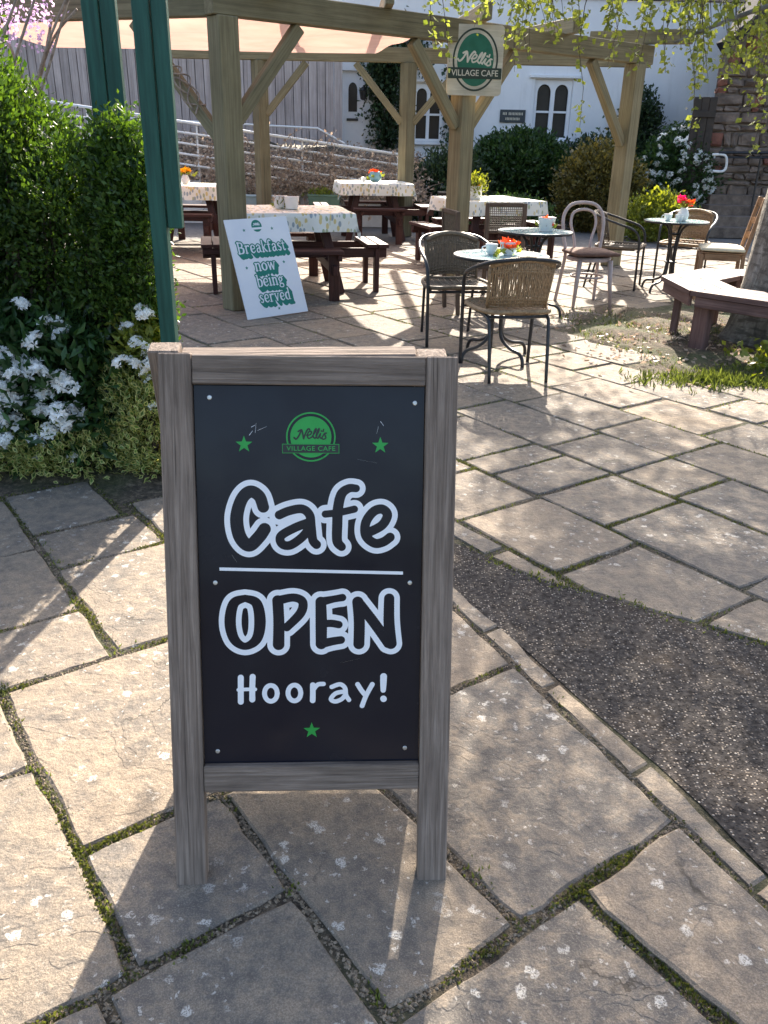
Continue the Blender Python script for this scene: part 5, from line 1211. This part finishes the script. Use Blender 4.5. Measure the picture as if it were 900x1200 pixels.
# ------------------------------------------------------------------ board fence, ramp railing, bank on the left
fn = thing('board_fence', 'silver-grey vertical board fence above the bank', 'fence', (-3.2, 18.0, 0))
x = -10.5; k = 0
while x < -1.12:
    wd_ = .145+.03*random.random(); beam('board', (x+wd_/2+3.2, 0, 1.30), (x+wd_/2+3.2, 0, 3.2+.04*random.random()), .02, wd_-.012, fencewood, fn, (1, 0, 0), .003)
    x += wd_; k += 1
beam('dark_gap_sheet', (-7.3, .115, 2.25), (2.0, .115, 2.25), .02, 1.85, darkgate, fn)  # dark sheet added behind the boards so their gaps look shaded
for z in (1.6, 2.9): beam('fence_rail', (-7.3, .07, z), (2.08, .07, z), .05, .09, fencewood, fn)
rp_ = thing('ramp_railing', 'pale metal five-bar railing sloping down the ramp', 'railing', (-2.0, 15.6, 0))
rz0 = lambda x: 1.65-.118*(x+3.7)
for k in range(5): MB().tube([(-4.6, 0, rz0(-6.6)-.168*k), (2.1, 0, rz0(.1)-.168*k)], .024 if k == 0 else .018, 8).build('rail', galv, rp_, smooth=True)
for x in (-5.2, -3.35, -1.55, .1): MB().tube([(x+2, .03, .35), (x+2, .03, rz0(x))], .016, 8).build('upright', galv, rp_)
MB().tube([(-3.0, 1.5, 1.70), (.6, 1.5, 1.60), (1.1, 1.5, 1.35)], .018, 8).build('far_rail', galv, rp_)
lw = thing('low_wall', 'low white rendered wall beneath the ramp railing', 'wall', (-2.2, 15.75, 0))
m = MB(); m.add([(-5, -.1, 0), (2.4, -.1, 0), (2.4, -.1, .55), (-5, -.1, .86), (-5, .12, 0), (2.4, .12, 0), (2.4, .12, .55), (-5, .12, .86)], [(0, 1, 2, 3), (5, 4, 7, 6), (3, 2, 6, 7), (0, 3, 7, 4), (1, 5, 6, 2)]); m.build('wall', concrete, lw)
bk = MB(); n = 24
for i in range(n+1):
    for j in range(9):
        x = -7.4+7.9*i/n; t_ = j/8; y = 15.9+2.0*t_; z = (.80-.045*(x+5))*1.0+t_*.75+.06*sin(x*5+j)+.05*random.random(); bk.v.append((x, y, max(.3, z-.15)))
for i in range(n):
    for j in range(8): a = i*9+j; bk.f.append((a, a+9, a+10, a+1))
tag(bk.build('bank', m_soil('bank_earth', .1), smooth=True), kind='structure')
br = MB(); P, D = [], []
for k in range(1700):
    x = -7+7.6*RNG.random(); t_ = RNG.random(); y = 15.45+1.9*t_; z = (.72-.05*(x+5))+t_*.62; d = unit(1)[0]*np.array([1, .5, .8]); d[2] = abs(d[2])*.7; L = .2+.4*RNG.random()
    p = np.array([x, y, z]); pts = [p, p+d*L*.5+np.array([0, 0, .03]), p+d*L]; br.tube([tuple(q) for q in pts], [.009, .006, .003], 4, False)
    for s in range(8): P.append(p+d*L*RNG.random()+RNG.normal(size=3)*.03); D.append(unit(1)[0])
for k in range(330):
    x = -3.2+3.6*RNG.random(); z = .55-.05*(x+5)+.9*RNG.random()**1.6; d = unit(1)[0]*np.array([1, .3, .7]); L = .2+.45*RNG.random(); p = np.array([x, 15.38+.12*RNG.random(), max(.5, z)])
    br.tube([tuple(p), tuple(p+d*L*.5+np.array([0, 0, .05])), tuple(p+d*L)], [.008, .006, .003], 4, False)
    for s in range(7): P.append(p+d*L*RNG.random()+RNG.normal(size=3)*.03); D.append(unit(1)[0])
db = thing('dead_brush', 'tangle of dead brown brushwood on the bank behind railing', 'brushwood', (0, 0, 0)); tag(br.build('twigs', deadM, db), kind='stuff'); tag(leaves('dead_leaves', P, D, .07, lf_dead, db, .6), kind='stuff')
# planters on and by the low wall
def trough(label, loc, w_, d_, h_, mat, leaf=None):
    t = thing('planter', label, 'planter', loc); mb = MB()
    mb.add([(-w_*.45, -d_*.45, 0), (w_*.45, -d_*.45, 0), (w_*.45, d_*.45, 0), (-w_*.45, d_*.45, 0), (-w_/2, -d_/2, h_), (w_/2, -d_/2, h_), (w_/2, d_/2, h_), (-w_/2, d_/2, h_)], [(0, 3, 2, 1), (0, 1, 5, 4), (1, 2, 6, 5), (2, 3, 7, 6), (3, 0, 4, 7), (4, 5, 6, 7)]); mb.build('box', mat, t)
    MB().box((0, 0, h_+.01), (w_+.03, d_+.03, .03), bev=.006).build('lip', mat, t)
    if leaf: leaves('plants', np.array([0, 0, h_+.03])+RNG.normal(size=(160, 3))*np.array([w_*.25, d_*.2, .04]), unit(160)+np.array([0, 0, 1]), .07, leaf, t, .5)
trough('green planter box near middle of the low white wall', (-1.15, 15.3, 0.28), .55, .22, .24, greenpot, lf_yellow); trough('grey-blue planter box behind the corner pergola post', (-2.25, 14.9, .25), .6, .24, .26, bluepot, None)
trough('dark wooden planter beside the far picnic table', (1.15, 15.0, 0), .7, .35, .62, darkgate, lf_ivy)

# ------------------------------------------------------------------ weeds, grass, litter
def blades(name, pts, mat, hmean, n_each, spread, width=.16):
    P, D, Z = [], [], []
    for (x, y, k) in pts:
        for _ in range(max(1, int(n_each*k))):
            P.append((x+RNG.normal()*spread, y+RNG.normal()*spread, -.012)); D.append([RNG.normal()*.55, RNG.normal()*.55, 1]); Z.append(hmean*(.4+.9*RNG.random())*k**.3)
    return leaves(name, P, D, np.array(Z), mat, None, width)
joints = []
for (d, W, isn) in allsl:
    if d > 9: continue
    n_ = len(W)
    for i in range(n_):
        a, b = np.array(W[i]), np.array(W[(i+1) % n_]); L = np.linalg.norm(b-a); ph = RNG.random()*6
        for s in np.arange(0, L, .018):
            p = a+(b-a)*s/L; q = sin(p[0]*3.1+1)*sin(p[1]*2.7+.5)+.7*sin(p[0]*9+p[1]*7)+RNG.normal()*.55
            thr = 1.25 if p[1] < 2.2 else (.45 if p[0] > 0 else 1.3)
            if q > thr: joints.append((p[0], p[1], .5+.5*RNG.random()))
spots = [(-1.17, 2.63), (-1.27, 2.8), (-1.0, 2.36), (-.8, 2.09), (-.74, 2.12), (-1.03, 1.89), (-.83, 1.57), (-.80, 1.53), (-.64, 1.34), (-.62, 1.31), (-.56, 1.22), (-.53, 1.17), (-.36, 1.1), (-.2, 1.28), (-.17, 1.24), (.22, 1.27), (.2, 1.3), (.52, 1.16), (.5, 1.18), (.55, 1.13), (.42, 1.25), (.02, 1.0), (.0, 1.02), (.62, 2.55), (.42, 2.72), (.85, 2.42), (.5, 1.9), (-1.22, 2.7), (.65, .99)]
for (x, y) in spots: joints += [(x+RNG.normal()*.012, y+RNG.normal()*.012, .9) for _ in range(9)]
tag(blades('joint_weeds', joints, lf_grass, .020, 3, .007, .26), 'tufts of grass and moss growing in the paving joints', 'weeds', kind='stuff')
# asphalt edge weeds
ew = []
for (a, b) in zip([(1.92, 2.12), (1.94, 1.92), (2.0, 1.73), (2.09, 1.56), (2.14, 1.38), (2.2, 1.22)], [(1.94, 1.92), (2.0, 1.73), (2.09, 1.56), (2.14, 1.38), (2.2, 1.22), (2.27, 1.08)]):
    for s in np.linspace(0, 1, 16):
        p = st2w(a[0]+(b[0]-a[0])*s, a[1]+(b[1]-a[1])*s)
        if RNG.random() < .6: ew.append((p[0]+RNG.normal()*.012, p[1]+RNG.normal()*.012, .4+.6*RNG.random()))
tag(blades('edge_weeds', ew, lf_grass, .024, 7, .014, .25), 'low green weeds along the edge of the tarmac path', 'weeds', kind='stuff')
gr = [(x, y, k) for x, y, k in [(2.15+RNG.normal()*.22, 5.38+RNG.normal()*.10, 1.0) for _ in range(240)]+[(2.45+RNG.normal()*.18, 5.5+RNG.normal()*.12, 1.1) for _ in range(260)]+[(1.9+RNG.normal()*.18, 7.4+RNG.normal()*.2, .45) for _ in range(200)]+[(2.3+RNG.normal()*.3, 7.3+RNG.normal()*.25, .4) for _ in range(150)]+[(1.95+RNG.normal()*.12, 6.3+RNG.normal()*.3, .35) for _ in range(140)]+[(2.6+RNG.normal()*.2, 6.9+RNG.normal()*.3, .5) for _ in range(120)]+[(1.72+RNG.normal()*.1, 6.7+RNG.normal()*.2, .4) for _ in range(110)]]
tag(blades('bed_grass', gr, lf_grass, .062, 6, .018, .09), 'tufts of bright grass in the tree bed', 'grass', kind='stuff')
P = np.array([(2.3+RNG.normal()*.45, 6.6+RNG.normal()*.6, .012) for _ in range(700)]); leaves_o = leaves('leaf_litter', P, unit(700)*np.array([1, 1, .25]), .05, lf_dead, None, .5); tag(leaves_o, 'dry brown leaf litter scattered in the tree bed', 'leaf litter', kind='stuff')
gp = thing('low_plant', 'leafy low plant at the foot of the tree trunk', 'plant', (2.72, 5.75, 0)); Pq = np.array([RNG.normal()*.14 for _ in range(900)]).reshape(300, 3); Pq[:, 2] = np.abs(Pq[:, 2])*.5+.02; tag(leaves('foliage', Pq, unit(300)+np.array([0, 0, .7]), .055, lf_yellow, gp, .6), kind='stuff')

# crumbs of grit, mortar and moss lying in the near joints
gP, gD, gS, mP = [], [], [], []
for (d, W, isn) in allsl:
    if d > 4.2: continue
    n_ = len(W)
    for i in range(n_):
        a, b = np.array(W[i]), np.array(W[(i+1) % n_]); L = np.linalg.norm(b-a)
        for s in np.arange(0, L, .0032 if d < 2.6 else .007):
            p = a+(b-a)*s/L+RNG.normal(size=2)*.0055; gP.append((p[0], p[1], -.0055)); gS.append(.0022+.004*RNG.random()**2)
            if sin(p[0]*5+2)*sin(p[1]*4.3)+.5*sin(p[0]*13+p[1]*11)+RNG.normal()*.3 > .28: mP.append((p[0], p[1]))
gm = MB()
OCT = [(1, 0, 0), (-.9, .1, 0), (0, 1, .1), (.1, -1, 0), (0, 0, .8), (0, .1, -.8)]; OF = [(0, 2, 4), (2, 1, 4), (1, 3, 4), (3, 0, 4), (2, 0, 5), (1, 2, 5), (3, 1, 5), (0, 3, 5)]
for p, r in zip(gP, gS):
    a = RNG.random()*6.28; ca, sa = cos(a), sin(a); k = .6+.8*RNG.random()
    gm.add([(p[0]+r*(x*ca-y*sa*k), p[1]+r*(x*sa+y*ca*k), p[2]+r*z) for x, y, z in OCT], OF)
grit = simple('joint_grit', (.06, .045, .03), (.34, .27, .19), .95, 120, bmp=0, rand=False)
tag(gm.build('joint_grit', grit), 'crumbled grit and mortar lying in the paving joints', 'grit', kind='stuff')
lf_moss = leafmat('moss', (.035, .045, .012), (.11, .125, .03), .3)
mp = np.array([(x+RNG.normal()*.006, y+RNG.normal()*.006, -.006) for x, y in mP for _ in range(3)])
tag(leaves('joint_moss', mp, unit(len(mp))*.7+np.array([0, 0, .9]), .006+.007*RNG.random(len(mp)), lf_moss, None, .5), 'low cushions of moss lining the paving joints', 'moss', kind='stuff')
